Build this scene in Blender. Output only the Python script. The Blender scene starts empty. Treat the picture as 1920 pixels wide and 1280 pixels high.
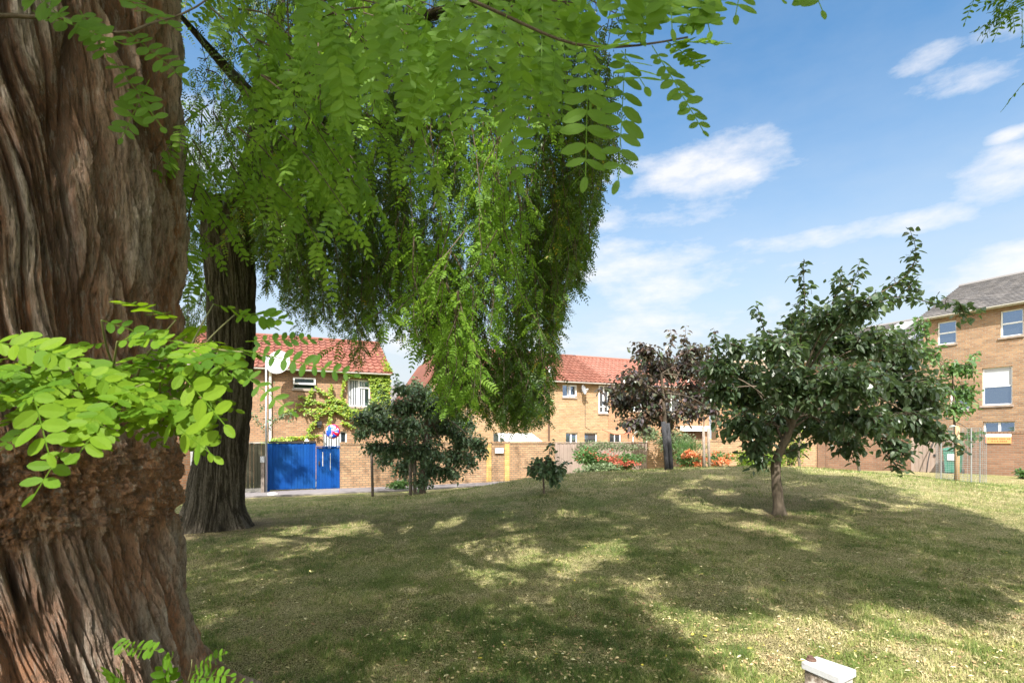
import bpy, math
import numpy as np
from mathutils import Vector
R = math.radians
S = bpy.context.scene
# ------------------------------------------------------------------ camera
HZ = 820.0; FP = 960.0; CZ = 2.0          # horizon row, focal length in photo pixels, eye height
cam = bpy.data.cameras.new('camera'); camo = bpy.data.objects.new('camera', cam)
S.collection.objects.link(camo); S.camera = camo
camo.location = (0, 0, CZ); camo.rotation_euler = (R(90), 0, 0)
cam.lens = 18; cam.sensor_width = 36; cam.shift_y = 0.09375
cam.clip_start = 0.05; cam.clip_end = 3000
cam.dof.use_dof = True; cam.dof.focus_distance = 11; cam.dof.aperture_fstop = 8
# ------------------------------------------------------------------ light
SUN_A, SUN_E = R(8), R(49)                # travel azimuth (from +Y to +X), elevation
sd = np.array([math.sin(SUN_A) * math.cos(SUN_E), math.cos(SUN_A) * math.cos(SUN_E), -math.sin(SUN_E)])
sun = bpy.data.lights.new('sun', 'SUN'); suno = bpy.data.objects.new('sun', sun); S.collection.objects.link(suno)
sun.energy = 3.0; sun.angle = R(0.5); sun.color = (1.0, 0.95, 0.86)
suno.rotation_euler = Vector(sd).to_track_quat('-Z', 'Y').to_euler()
suno.location = (0, -10, 30)
S.view_settings.view_transform = 'Standard'; S.view_settings.look = 'None'
S.view_settings.exposure = 1.92; S.view_settings.gamma = 1
S.cycles.use_denoising = True
S.cycles.max_bounces = 7; S.cycles.transparent_max_bounces = 8; S.cycles.transmission_bounces = 4; S.cycles.diffuse_bounces = 4
try: S.cycles.sample_clamp_indirect = 6
except Exception: pass
W = bpy.data.worlds.new('World'); S.world = W; W.use_nodes = True
nt = W.node_tree; nt.nodes.clear()
def wn(t, **k):
    n = nt.nodes.new(t)
    for a, b in k.items(): setattr(n, a, b)
    return n
def wm(op, a, b=None, c=None, clamp=False):
    n = wn('ShaderNodeMath', operation=op, use_clamp=clamp)
    for i, v in enumerate((a, b, c)):
        if v is None: continue
        if isinstance(v, (int, float)): n.inputs[i].default_value = v
        else: nt.links.new(v, n.inputs[i])
    return n.outputs[0]
sky = wn('ShaderNodeTexSky', sky_type='NISHITA'); sky.sun_disc = False
sky.sun_elevation = SUN_E; sky.sun_rotation = SUN_A + math.pi
sky.air_density = 1.0; sky.dust_density = 0.6; sky.ozone_density = 2.0
tc = wn('ShaderNodeTexCoord'); sp = wn('ShaderNodeSeparateXYZ'); nt.links.new(tc.outputs['Generated'], sp.inputs[0])
AZ = wm('ARCTAN2', sp.outputs[0], sp.outputs[1]); EL = wm('ARCSINE', sp.outputs[2])
cv = wn('ShaderNodeCombineXYZ'); nt.links.new(AZ, cv.inputs[0]); nt.links.new(wm('MULTIPLY', EL, 2.4), cv.inputs[1])
n1 = wn('ShaderNodeTexNoise'); n1.inputs['Scale'].default_value = 6.0; n1.inputs['Detail'].default_value = 9; n1.inputs['Roughness'].default_value = .62
nt.links.new(cv.outputs[0], n1.inputs['Vector'])
NZ = wm('SUBTRACT', n1.outputs[0], 0.5)
def ae(px, py):
    u = (px - 960) / FP; v = (HZ - py) / FP
    return math.atan2(u, 1), math.atan2(v, math.hypot(1, u))
tot = None; CL = [(2.5, .9, .8, .45, 1.3), (-2.4, .7, .8, .5, 1.3), (3.1, .35, .9, .3, 1.2), (-3.1, .4, .8, .3, 1.2), (1.7, .5, .35, .3, .9), (-1.7, .6, .4, .35, 1.0), (.4, 1.35, 1.6, .22, 1.1), (-1.2, 1.2, .9, .25, 1.0)]  # starts with big clouds out of view, added as fill light
for px, py, rx, ry, st in [(1290, 322, 170, 52, 1.0), (1180, 330, 90, 40, .6), (1400, 290, 70, 10, .5), (1885, 335, 100, 50, .95), (1815, 148, 105, 38, .75), (1735, 412, 110, 24, .85),
                           (1150, 492, 150, 40, .8), (1270, 540, 170, 36, .6), (1900, 515, 170, 55, .9), (1895, 250, 40, 12, .7), (1330, 590, 160, 30, .5), (1750, 110, 60, 22, .35), (1880, 60, 60, 30, .4),
                           (1560, 440, 200, 12, .2), (1200, 400, 200, 24, .35), (400, 300, 400, 90, .6), (-600, 300, 500, 120, .8), (2700, 200, 500, 120, .8), (1000, 640, 400, 30, .5)]:
    a0, e0 = ae(px, py); a1, _ = ae(px + rx, py); _, e1 = ae(px, py - ry)
    CL.append((a0, e0, max(abs(a1 - a0), .02), max(abs(e1 - e0), .008), st))
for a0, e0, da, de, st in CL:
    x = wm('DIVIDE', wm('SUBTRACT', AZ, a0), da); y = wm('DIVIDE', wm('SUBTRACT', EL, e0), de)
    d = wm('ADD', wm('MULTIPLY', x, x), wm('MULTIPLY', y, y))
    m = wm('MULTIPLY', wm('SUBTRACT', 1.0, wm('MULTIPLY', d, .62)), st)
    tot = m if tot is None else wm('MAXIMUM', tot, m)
    if de == .25 and da == .9: tot_fill, tot = tot, None
dens = wm('ADD', tot, wm('MULTIPLY', NZ, 3.4)); dens_fill = wm('ADD', tot_fill, wm('MULTIPLY', NZ, 2.5))
cf = wm('MULTIPLY', wm('SMOOTHSTEP' if False else 'MULTIPLY', wm('SUBTRACT', dens, .10, clamp=True), .95, clamp=True), .85); cf_fill = wm('MULTIPLY', wm('SUBTRACT', dens_fill, .10, clamp=True), 1.2, clamp=True)
# thin veil whitening toward the horizon
veil = wm('POWER', 2.718, wm('MULTIPLY', wm('POWER', wm('MAXIMUM', wm('MULTIPLY', EL, 2.7), 0.0), 2.1), -1.0)); veil = wm('MULTIPLY', veil, 1.0, clamp=True)
nv = wm('MULTIPLY', wm('ADD', NZ, .25), .22); veil = wm('ADD', veil, nv, clamp=True)
mx1 = wn('ShaderNodeMix', data_type='RGBA'); mx2 = wn('ShaderNodeMix', data_type='RGBA')
hs = wn('ShaderNodeHueSaturation'); hs.inputs['Saturation'].default_value = 1.10; hs.inputs['Value'].default_value = .49
nt.links.new(sky.outputs[0], hs.inputs['Color'])
nt.links.new(veil, mx1.inputs['Factor']); mt = wn('ShaderNodeMix', data_type='RGBA', blend_type='MULTIPLY'); mt.inputs['Factor'].default_value = 1; mt.inputs[7].default_value = (.45, .80, .87, 1); nt.links.new(hs.outputs[0], mt.inputs[6]); nt.links.new(mt.outputs[2], mx1.inputs[6]); mx1.inputs[7].default_value = (1.44, 1.54, 1.61, 1)
nt.links.new(cf, mx2.inputs['Factor']); nt.links.new(mx1.outputs[2], mx2.inputs[6]); mx2.inputs[7].default_value = (1.98, 1.93, 1.93, 1)
bg = wn('ShaderNodeBackground'); bg.inputs['Strength'].default_value = 0.15
mx3 = wn('ShaderNodeMix', data_type='RGBA'); nt.links.new(cf_fill, mx3.inputs['Factor']); nt.links.new(mx2.outputs[2], mx3.inputs[6]); mx3.inputs[7].default_value = (5.8, 5.6, 5.35, 1)  # added out-of-view clouds, boosted past white to lift the shadows
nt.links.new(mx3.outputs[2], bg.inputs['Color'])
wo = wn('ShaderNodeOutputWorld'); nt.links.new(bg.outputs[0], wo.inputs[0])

# ------------------------------------------------------------------ helpers
rng = np.random.default_rng(7)
def nrm(a): return a / np.maximum(np.linalg.norm(a, axis=-1, keepdims=True), 1e-9)
def P(px, py, Y): return np.array([(px - 960) / FP * Y, Y, CZ + (HZ - py) / FP * Y])
class Acc:
    """collects polygons of any size, with a tint value and material slot per face"""
    def __init__(s): s.v = []; s.n = 0; s.f = []
    def add(s, v, f, tint=0.5, mat=0):
        v = np.asarray(v, float).reshape(-1, 3); f = np.asarray(f, int)
        t = np.broadcast_to(np.asarray(tint, float), (len(f),)); m = np.broadcast_to(np.asarray(mat, int), (len(f),))
        s.f.append((f + s.n, t, m)); s.v.append(v); s.n += len(v)
    def box(s, x0, y0, z0, x1, y1, z1, tint=.5, mat=0):
        v = [(x, y, z) for z in (z0, z1) for y in (y0, y1) for x in (x0, x1)]
        s.add(v, [(0, 2, 3, 1), (4, 5, 7, 6), (0, 1, 5, 4), (2, 6, 7, 3), (1, 3, 7, 5), (0, 4, 6, 2)], tint, mat)
    def tube(s, pts, rad, n=6, tint=.5, mat=0, cap=True):
        p = np.asarray(pts, float); r = np.broadcast_to(np.asarray(rad, float), (len(p),))
        t = nrm(np.gradient(p, axis=0)); ref = np.array([0, 0, 1.]) if abs(t[:, 2]).mean() < .8 else np.array([1., 0, 0])
        a = nrm(np.cross(t, ref)); b = np.cross(t, a); th = np.arange(n) * 2 * math.pi / n
        v = p[:, None] + r[:, None, None] * (a[:, None] * np.cos(th)[None, :, None] + b[:, None] * np.sin(th)[None, :, None])
        k = len(p); i = np.arange(k - 1)[:, None] * n; j = np.arange(n)[None]; j2 = (j + 1) % n
        s.add(v.reshape(-1, 3), np.stack([i + j, i + j2, i + n + j2, i + n + j], -1).reshape(-1, 4), tint, mat)
        if cap:
            s.f.append((np.array([np.arange(n)[::-1] + s.n - k * n]), np.array([.5 if np.ndim(tint) else tint]), np.array([mat])))
            s.f.append((np.array([np.arange(n) + s.n - n]), np.array([.5 if np.ndim(tint) else tint]), np.array([mat])))
    def build(s, name, mats, parent=None, smooth=False, loc=None, rz=0):
        me = bpy.data.meshes.new(name)
        V = np.concatenate(s.v) if s.v else np.zeros((0, 3))
        me.vertices.add(len(V)); me.vertices.foreach_set('co', V.astype(np.float32).ravel())
        loops = np.concatenate([f.ravel() for f, _, _ in s.f]); tot_ = np.concatenate([np.full(len(f), f.shape[1]) for f, _, _ in s.f])
        st = np.concatenate([[0], np.cumsum(tot_)[:-1]])
        me.loops.add(len(loops)); me.loops.foreach_set('vertex_index', loops.astype(np.int32))
        me.polygons.add(len(tot_)); me.polygons.foreach_set('loop_start', st.astype(np.int32))
        me.polygons.foreach_set('material_index', np.concatenate([m for _, _, m in s.f]).astype(np.int32))
        at = me.attributes.new('tint', 'FLOAT', 'FACE'); at.data.foreach_set('value', np.concatenate([t for _, t, _ in s.f]).astype(np.float32))
        me.update(calc_edges=True); me.validate()
        me.polygons.foreach_set('use_smooth', np.full(len(me.polygons), bool(smooth)))
        for m in (mats if isinstance(mats, (list, tuple)) else [mats]): me.materials.append(m)
        o = bpy.data.objects.new(name, me); S.collection.objects.link(o)
        if parent is not None: o.parent = parent
        if loc is not None: o.location = loc
        o.rotation_euler.z = rz
        return o
def tag(o, label=None, cat=None, group=None, kind=None):
    if label: o['label'] = label
    if cat: o['category'] = cat
    if group: o['group'] = group
    if kind: o['kind'] = kind
    return o
def empty(name, loc=(0, 0, 0), rz=0, label=None, cat=None, group=None):
    o = bpy.data.objects.new(name, None); S.collection.objects.link(o)
    o.location = tuple(float(x) for x in loc); o.rotation_euler.z = rz; o.empty_display_size = .2
    return tag(o, label, cat, group)
_T = np.random.default_rng(3).random(4096)
def vn(x, y, z):
    xi = np.floor(x).astype(int); yi = np.floor(y).astype(int); zi = np.floor(z).astype(int)
    fx = x - xi; fy = y - yi; fz = z - zi
    fx = fx * fx * (3 - 2 * fx); fy = fy * fy * (3 - 2 * fy); fz = fz * fz * (3 - 2 * fz)
    def h(a, b, c): return _T[((a * 374761393 + b * 668265263 + c * 2147483647 + (a * b) * 12582917 + (b * c) * 4256249) >> 3) & 4095]
    def l(a, b, t): return a + (b - a) * t
    return l(l(l(h(xi, yi, zi), h(xi + 1, yi, zi), fx), l(h(xi, yi + 1, zi), h(xi + 1, yi + 1, zi), fx), fy),
             l(l(h(xi, yi, zi + 1), h(xi + 1, yi, zi + 1), fx), l(h(xi, yi + 1, zi + 1), h(xi + 1, yi + 1, zi + 1), fx), fy), fz)
def fbm(x, y, z, o=4, g=.5):
    s = 0; a = 1; t = 0
    for k in range(o):
        s = s + a * vn(x * 2 ** k + 17 * k, y * 2 ** k + 5 * k, z * 2 ** k + 9 * k); t += a; a *= g
    return s / t
def smooth(e0, e1, x): t = np.clip((x - e0) / (e1 - e0), 0, 1); return t * t * (3 - 2 * t)

# ------------------------------------------------------------------ materials
def mat(name): m = bpy.data.materials.new(name); m.use_nodes = True; m.node_tree.nodes.clear(); return m
class N:
    def __init__(s, name): s.m = mat(name); s.t = s.m.node_tree
    def n(s, t, props=None, **inp):
        n = s.t.nodes.new(t)
        for a, b in (props or {}).items(): setattr(n, a, b)
        for a, b in inp.items():
            k = a.replace('_', ' '); k = int(a[1:]) if a[0] == 'i' and a[1:].isdigit() else k
            if isinstance(b, bpy.types.NodeSocket): s.t.links.new(b, n.inputs[k])
            else: n.inputs[k].default_value = b
        return n
    def math(s, op, a, b=0., clamp=False): return s.n('ShaderNodeMath', dict(operation=op, use_clamp=clamp), i0=a, i1=b).outputs[0]
    def mix(s, f, a, b, bt='MIX'):
        n = s.n('ShaderNodeMix', dict(data_type='RGBA', blend_type=bt)); 
        for k, v in ((0, f), (6, a), (7, b)):
            if isinstance(v, bpy.types.NodeSocket): s.t.links.new(v, n.inputs[k])
            else: n.inputs[k].default_value = v if k == 0 else (*v[:3], 1)
        return n.outputs[2]
    def ramp(s, f, stops):
        n = s.n('ShaderNodeValToRGB'); s.t.links.new(f, n.inputs[0]); cr = n.color_ramp
        while len(cr.elements) < len(stops): cr.elements.new(.5)
        for e, (p, c) in zip(cr.elements, stops): e.position = p; e.color = (*c[:3], 1)
        return n.outputs[0]
    def noise(s, scale, vec=None, detail=4, rough=.55, out=0):
        n = s.n('ShaderNodeTexNoise', Scale=scale, Detail=detail, Roughness=rough)
        if vec is not None: s.t.links.new(vec, n.inputs['Vector'])
        return n.outputs[out]
    def obj(s, sc=(1, 1, 1)):
        c = s.n('ShaderNodeTexCoord').outputs['Object']
        return s.n('ShaderNodeMapping', i0=c, i3=sc).outputs[0]
    def bump(s, h, d, strength=1.): return s.n('ShaderNodeBump', Height=h, Distance=d, Strength=strength).outputs[0]
    def attr(s, nm='tint'): return s.n('ShaderNodeAttribute', dict(attribute_name=nm)).outputs['Fac']
    def done(s, col, rough=.8, normal=None, metal=0., spec=.5, surf=None, **k):
        if surf is None:
            b = s.n('ShaderNodeBsdfPrincipled', Base_Color=col if isinstance(col, bpy.types.NodeSocket) else (*col[:3], 1), Roughness=rough, Metallic=metal)
            b.inputs['Specular IOR Level'].default_value = spec
            for a, v in k.items(): b.inputs[a.replace('_', ' ')].default_value = v
            if normal is not None: s.t.links.new(normal, b.inputs['Normal'])
            surf = b.outputs[0]
        o = s.n('ShaderNodeOutputMaterial'); s.t.links.new(surf, o.inputs[0]); return s.m
def plain(name, col, rough=.6, metal=0., var=.15, sc=6., bump=0.0, spec=.5):
    q = N(name); n = q.noise(sc, q.obj()); c2 = tuple(min(1, c * (1 + var)) for c in col); c1 = tuple(c * (1 - var) for c in col)
    return q.done(q.ramp(n, [(.3, c1), (.7, c2)]), rough, q.bump(n, bump) if bump else None, metal, spec)
def leafmat(name, stops, trans, tf=.45, rough=.38, spec=.5):
    q = N(name); t = q.attr(); col = q.ramp(t, stops)
    n = q.noise(60, q.obj(), 2); col = q.mix(q.math('MULTIPLY', n, .35), col, tuple(c * .6 for c in stops[len(stops) // 2][1]))
    p = q.n('ShaderNodeBsdfPrincipled', Base_Color=col, Roughness=rough); p.inputs['Specular IOR Level'].default_value = spec
    tr = q.n('ShaderNodeBsdfTranslucent'); tcx = q.mix(.5, col, trans, 'MIX'); q.t.links.new(tcx, tr.inputs[0])
    m = q.n('ShaderNodeMixShader', i0=tf, i1=p.outputs[0], i2=tr.outputs[0])
    return q.done(None, surf=m.outputs[0])
M = {}
M['robinia'] = leafmat('robinia_leaf', [(0, (.06, .14, .02)), (.55, (.12, .24, .03)), (.93, (.20, .34, .04)), (.975, (.20, .34, .04)), (.985, (.55, .38, .04)), (1, (.6, .28, .03))], (.44, .70, .05), .52, .55, .25)
M['robinia_far'] = leafmat('robinia_leaf_far', [(0, (.03, .075, .012)), (.5, (.075, .15, .02)), (.93, (.17, .28, .035)), (.985, (.55, .38, .04)), (1, (.6, .28, .03))], (.22, .36, .02), .42)  # darker, less translucent copy; canopy-interior shade is put into its colour
M['robinia_near'] = leafmat('robinia_leaf_young', [(0, (.04, .115, .012)), (.5, (.10, .21, .014)), (1, (.19, .31, .018))], (.34, .50, .01), .5, .6, .2)
M['darkleaf'] = leafmat('ovate_leaf', [(0, (.055, .09, .05)), (.6, (.09, .145, .08)), (1, (.17, .23, .12))], (.24, .38, .06), .36, .36, .9)
M['purpleleaf'] = leafmat('purple_leaf', [(0, (.08, .10, .10)), (.32, (.16, .11, .15)), (.5, (.12, .18, .10)), (1, (.22, .09, .08))], (.26, .16, .08), .32, .32, .7)
M['shrubleaf'] = leafmat('shrub_leaf', [(0, (.07, .14, .07)), (.6, (.14, .24, .11)), (.95, (.13, .17, .09)), (1, (.25, .10, .06))], (.16, .22, .06), .3, .35, .6)
M['bushleaf'] = leafmat('bush_leaf', [(0, (.04, .10, .03)), (.6, (.08, .17, .05)), (1, (.18, .28, .10))], (.22, .42, .06), .4, .5)
M['limeleaf'] = leafmat('lime_leaf', [(0, (.08, .16, .02)), (.6, (.16, .27, .03)), (1, (.30, .38, .06))], (.42, .6, .05), .45, .5)
M['paleleaf'] = leafmat('pale_leaf', [(0, (.08, .12, .05)), (.6, (.15, .21, .10)), (1, (.26, .32, .18))], (.26, .36, .12), .3, .5)
M['ivy'] = leafmat('creeper_leaf', [(0, (.10, .20, .02)), (.6, (.22, .34, .03)), (.95, (.36, .42, .06)), (1, (.5, .22, .04))], (.5, .65, .05), .4, .5)
M['flower'] = leafmat('orange_flower', [(0, (.50, .12, .05)), (.6, (.68, .24, .09)), (1, (.80, .40, .22))], (.8, .2, .05), .3, .5)
M['redflower'] = leafmat('red_flower', [(0, (.36, .07, .04)), (1, (.60, .20, .13))], (.8, .1, .05), .3, .5)
def bark_mat(name, low, mid, high, sc=1., orange=True):
    q = N(name); a = q.attr('cav'); o = q.obj((6 * sc, 6 * sc, 1.4 * sc)); f = q.noise(4, o, 10, .72); fine = q.noise(14, q.obj((5 * sc, 5 * sc, 1.3 * sc)), 9, .75)
    v = q.math('ADD', q.math('MULTIPLY', a, .85), q.math('MULTIPLY', q.math('SUBTRACT', f, .5), 1.5), clamp=True)
    c = q.ramp(v, [(.06, tuple(x * .45 for x in low)), (.24, low), (.46, mid), (.78, high)])
    b = q.noise(1.3, q.obj((1, 1, .6)), 5); 
    if orange:
        og = q.attr('burr'); sp_ = q.noise(14, q.obj((1, 1, 1)), 8, .75)
        c2 = q.ramp(sp_, [(.38, (.05, .035, .025)), (.45, (.36, .15, .06)), (.53, (.74, .34, .14)), (.66, (.74, .60, .45))]); c = q.mix(og, c, c2)
        rd = q.attr('rust'); c = q.mix(q.math('MULTIPLY', rd, q.ramp(q.noise(2.2, q.obj((2, 2, .8)), 6), [(.42, (0, 0, 0)), (.62, (1, 1, 1))])), c, (.72, .34, .18))
    c = q.mix(q.ramp(b, [(.5, (0, 0, 0)), (.72, (.55, .55, .55))]), c, tuple(min(1, x * 1.1) for x in (.50, .47, .46)) if orange else (.24, .24, .16))
    c = q.mix(q.math('MULTIPLY', q.ramp(fine, [(.40, (1, 1, 1)), (.53, (0, 0, 0))]), .8), c, tuple(x * .28 for x in mid)); lt = q.noise(9, q.obj((5 * sc, 5 * sc, .9 * sc)), 7, .7); c = q.mix(q.math('MULTIPLY', q.ramp(lt, [(.54, (0, 0, 0)), (.64, (1, 1, 1))]), .55), c, high); gr = q.noise(160, q.obj((1, 1, .35)), 3, .7); c = q.mix(q.math('MULTIPLY', gr, .55), c, tuple(x * .5 for x in mid))
    return q.done(c, .93, q.bump(q.math('ADD', f, q.math('MULTIPLY', fine, 1.6)), .06 / sc, 1.), spec=.2)
M['bark1'] = bark_mat('furrowed_orange_bark', (.46, .19, .08), (.62, .47, .35), (.86, .77, .67))
M['bark2'] = bark_mat('grey_bark', (.09, .075, .055), (.21, .18, .14), (.36, .31, .25), 1.2, False)
def bark_small(name, a, b):
    q = N(name); f = q.noise(30, q.obj((1, 1, .25)), 6, .7)
    return q.done(q.ramp(f, [(.3, a), (.7, b)]), .9, q.bump(f, .01), spec=.2)
M['twig'] = bark_small('twig_bark', (.06, .045, .03), (.14, .11, .08))
M['smallbark'] = bark_small('young_bark', (.07, .055, .04), (.19, .15, .115))
M['greentwig'] = plain('green_twig', (.13, .13, .05))
M['wood'] = bark_small('weathered_wood', (.16, .13, .11), (.34, .29, .25))
M['stake'] = bark_small('stake_wood', (.10, .08, .07), (.24, .20, .17))
M['newstake'] = bark_small('new_stake_wood', (.45, .28, .14), (.62, .42, .24))
M['darkstake'] = bark_small('dark_sleeve', (.03, .03, .035), (.09, .09, .10))

def brick_mat(name, c1, c2, mortar, stain=(.5, .45, .4)):
    q = N(name); c = q.n('ShaderNodeTexCoord').outputs['Object']; s = q.n('ShaderNodeSeparateXYZ', i0=c)
    v = q.n('ShaderNodeCombineXYZ', i0=q.math('ADD', s.outputs[0], s.outputs[1]), i1=s.outputs[2]).outputs[0]
    b = q.n('ShaderNodeTexBrick', Vector=v, Scale=1.0, Color1=(*c1, 1), Color2=(*c2, 1), Mortar=(*mortar, 1))
    b.inputs['Mortar Size'].default_value = .014; b.inputs['Mortar Smooth'].default_value = .25; b.inputs['Bias'].default_value = 0.
    b.inputs['Brick Width'].default_value = .225; b.inputs['Row Height'].default_value = .092
    n = q.noise(1.2, c, 6, .6); n2 = q.noise(35, c, 3)
    wob = q.n('ShaderNodeTexBrick', Vector=v, Scale=1.0, Color1=(.62, .6, .58, 1), Color2=(1.3, 1.22, 1.1, 1), Mortar=(1, 1, 1, 1))
    wob.inputs['Brick Width'].default_value = .45; wob.inputs['Row Height'].default_value = .092; wob.inputs['Mortar Size'].default_value = 0; wob.offset = .37; wob.offset_frequency = 3
    col = q.mix(.40, b.outputs[0], wob.outputs[0], 'MULTIPLY'); col = q.mix(.18, col, (.05, .035, .025))
    col = q.mix(q.ramp(n, [(.35, (0, 0, 0)), (.75, (.5, .5, .5))]), col, stain, 'MULTIPLY')
    h = q.math('ADD', q.math('MULTIPLY', b.outputs[1], -1.), q.math('MULTIPLY', n2, .3))
    return q.done(col, .9, q.bump(h, .012), spec=.2)
M['brick_left'] = brick_mat('pinkish_brick', (.48, .30, .19), (.38, .22, .13), (.28, .22, .17), (.8, .7, .62))
M['brick_mid'] = brick_mat('yellow_stock_brick', (.54, .36, .20), (.42, .27, .14), (.40, .34, .26), (.8, .7, .6))
M['brick_orange'] = brick_mat('orange_brick', (.50, .27, .15), (.42, .21, .11), (.4, .33, .25), (.8, .7, .6))
M['brick_right'] = brick_mat('brown_stock_brick', (.42, .27, .16), (.31, .19, .12), (.36, .31, .25), (.8, .7, .6))
M['brick_wall'] = brick_mat('garden_wall_brick', (.52, .33, .20), (.42, .25, .15), (.28, .23, .17), (.6, .6, .5))
M['brick_wall_r'] = brick_mat('red_garden_wall_brick', (.29, .165, .11), (.23, .125, .085), (.26, .20, .16), (.6, .58, .5))
M['yellowbrick'] = brick_mat('yellow_brick', (.72, .48, .16), (.64, .40, .12), (.55, .42, .22), (.9, .85, .8))
M['coping'] = plain('coping', (.30, .24, .20), .9, var=.25, sc=4, bump=.01)
M['concrete'] = plain('concrete', (.38, .36, .33), .9, var=.2, sc=5, bump=.01)
def tile_mat(name, a, b, d):
    q = N(name); n = q.noise(1.1, q.obj(), 6); n2 = q.noise(9, q.obj((1, 1, 1)), 5, .7); t = q.attr()
    c = q.ramp(t, [(0, a), (1, b)]); c = q.mix(q.ramp(n, [(.45, (0, 0, 0)), (.75, (.6, .6, .6))]), c, d); c = q.mix(q.math('MULTIPLY', n2, .3), c, d)
    return q.done(c, .8, q.bump(n2, .006), spec=.25)
M['tile'] = tile_mat('red_pantile', (.19, .062, .045), (.26, .10, .07), (.12, .065, .05))
M['tile_mid'] = tile_mat('orange_pantile', (.155, .055, .037), (.21, .085, .06), (.11, .055, .04))
M['tile_pale'] = tile_mat('pale_pantile', (.24, .095, .072), (.29, .13, .10), (.17, .085, .06))
M['slate'] = tile_mat('grey_slate', (.17, .165, .17), (.26, .245, .24), (.13, .125, .125))
M['brownslate'] = tile_mat('brown_tile', (.30, .23, .17), (.38, .30, .23), (.22, .17, .13))
M['white'] = plain('white_paint', (.78, .78, .77), .45, var=.04)
M['greywhite'] = plain('off_white_paint', (.55, .54, .52), .6, var=.1)
M['dark'] = plain('black_plastic', (.03, .03, .032), .5)
M['dark_brown'] = plain('dark_brown_paint', (.10, .055, .035), .6)
M['galv'] = plain('galvanised_steel', (.38, .40, .42), .45, .7, var=.1)
M['dish'] = plain('dish_paint', (.46, .46, .48), .45, var=.05)
M['greydish'] = plain('grey_dish_paint', (.28, .29, .31), .5, var=.1)
q = N('window_glass'); gl = q.n('ShaderNodeBsdfGlossy', Roughness=.03); gl.inputs[0].default_value = (.50, .66, .92, 1)
df = q.n('ShaderNodeBsdfPrincipled', Roughness=.2); df.inputs['Base Color'].default_value = (.03, .04, .05, 1)
M['glass'] = q.done(None, surf=q.n('ShaderNodeMixShader', i0=.42, i1=df.outputs[0], i2=gl.outputs[0]).outputs[0])
M['blind'] = plain('blind_fabric', (.45, .47, .50), .8, var=.05)
def board_mat(name, a, b, streak, w=.1, rough=.7):
    q = N(name); n = q.noise(5, q.obj((1, 1, .12)), 7, .7); n2 = q.noise(.9, q.obj(), 5); t = q.attr()
    c = q.mix(n, a, b); c = q.mix(q.math('MULTIPLY', t, .35), c, tuple(x * .55 for x in a)); c = q.mix(q.ramp(n2, [(.45, (0, 0, 0)), (.7, (.7, .7, .7))]), c, streak)
    return q.done(c, rough, q.bump(n, .006), spec=.15)
M['blue'] = board_mat('blue_paint', (.002, .045, .22), (.004, .07, .30), (.008, .07, .22), rough=.6)
M['fence_dark'] = board_mat('grey_green_board', (.06, .06, .04), (.13, .12, .085), (.045, .05, .035))  # boards darkened so the colour carries tree shade
M['fence_grey'] = board_mat('weathered_board', (.27, .205, .175), (.38, .30, .26), (.21, .17, .14))
M['bin'] = plain('green_plastic', (.015, .16, .11), .4)
M['orange'] = plain('orange_sign_paint', (.80, .27, .10), .5, var=.06)
M['darkorange'] = plain('orange_lettering', (.45, .10, .04), .5)
M['rust'] = plain('rusty_iron', (.11, .06, .045), .85, var=.4, sc=40, bump=.004)
q = N('lid_paint'); n = q.noise(14, q.obj(), 8, .7); M['lid'] = q.done(q.ramp(n, [(.33, (.25, .23, .21)), (.42, (.48, .48, .50)), (.8, (.47, .49, .52))]), .6, q.bump(n, .003))
q = N('chipped_box_paint'); n = q.noise(9, q.obj(), 8, .65); M['boxside'] = q.done(q.ramp(n, [(.38, (.10, .08, .06)), (.46, (.28, .22, .18)), (.50, (.46, .42, .38)), (.8, (.55, .52, .48))]), .75, q.bump(n, .006))
M['asphalt'] = plain('path_paving', (.17, .155, .16), .95, var=.12, sc=8, bump=.004)

# ground cover material
q = N('lawn_soil'); o = q.obj(); a = q.noise(.5, o, 5, .6); b = q.noise(3.2, o, 7, .7); c_ = q.noise(38, o, 6, .75); d_ = q.noise(120, q.obj((1, .6, 1)), 3, .6)
f = q.math('ADD', q.math('MULTIPLY', a, .35), q.math('ADD', q.math('MULTIPLY', b, .35), q.math('MULTIPLY', q.ramp(c_, [(.3, (0, 0, 0)), (.7, (1, 1, 1))]), .42)))
col = q.ramp(f, [(.38, (.07, .075, .022)), (.46, (.17, .19, .055)), (.54, (.34, .34, .12)), (.64, (.58, .50, .27))])
g2 = q.ramp(q.noise(1.1, o, 5, .6), [(.50, (0, 0, 0)), (.66, (.75, .75, .75))]); col = q.mix(g2, col, (.20, .30, .065))
s2 = q.ramp(q.noise(.33, o, 4, .6), [(.48, (0, 0, 0)), (.70, (.6, .6, .6))]); col = q.mix(s2, col, (.54, .40, .24))
for tx, ty, rr0 in ((-5.25, 9, 1.25), (-2.1, 2.1, 1.5), (4.17, 8, .35), (4.2, 14, .4), (1.55, 2.65, .3)):
    dv = q.n('ShaderNodeVectorMath', dict(operation='DISTANCE'), i0=q.obj((1, 1, 0)), i1=(tx, ty, 0)).outputs['Value']
    mk = q.math('ADD', q.math('SUBTRACT', 1.25, q.math('DIVIDE', dv, rr0)), q.math('MULTIPLY', q.math('SUBTRACT', b, .5), 2.2), True); col = q.mix(q.math('MULTIPLY', mk, .85), col, (.36, .24, .17))
col = q.mix(q.ramp(d_, [(.42, (1, 1, 1)), (.5, (0, 0, 0))]), col, (.07, .06, .02))
col = q.mix(q.ramp(d_, [(.58, (0, 0, 0)), (.64, (.8, .8, .8))]), col, (.70, .60, .38))
M['lawn'] = q.done(col, .95, q.bump(q.math('ADD', c_, q.math('MULTIPLY', d_, .7)), .05, 1.), spec=.15)
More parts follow.
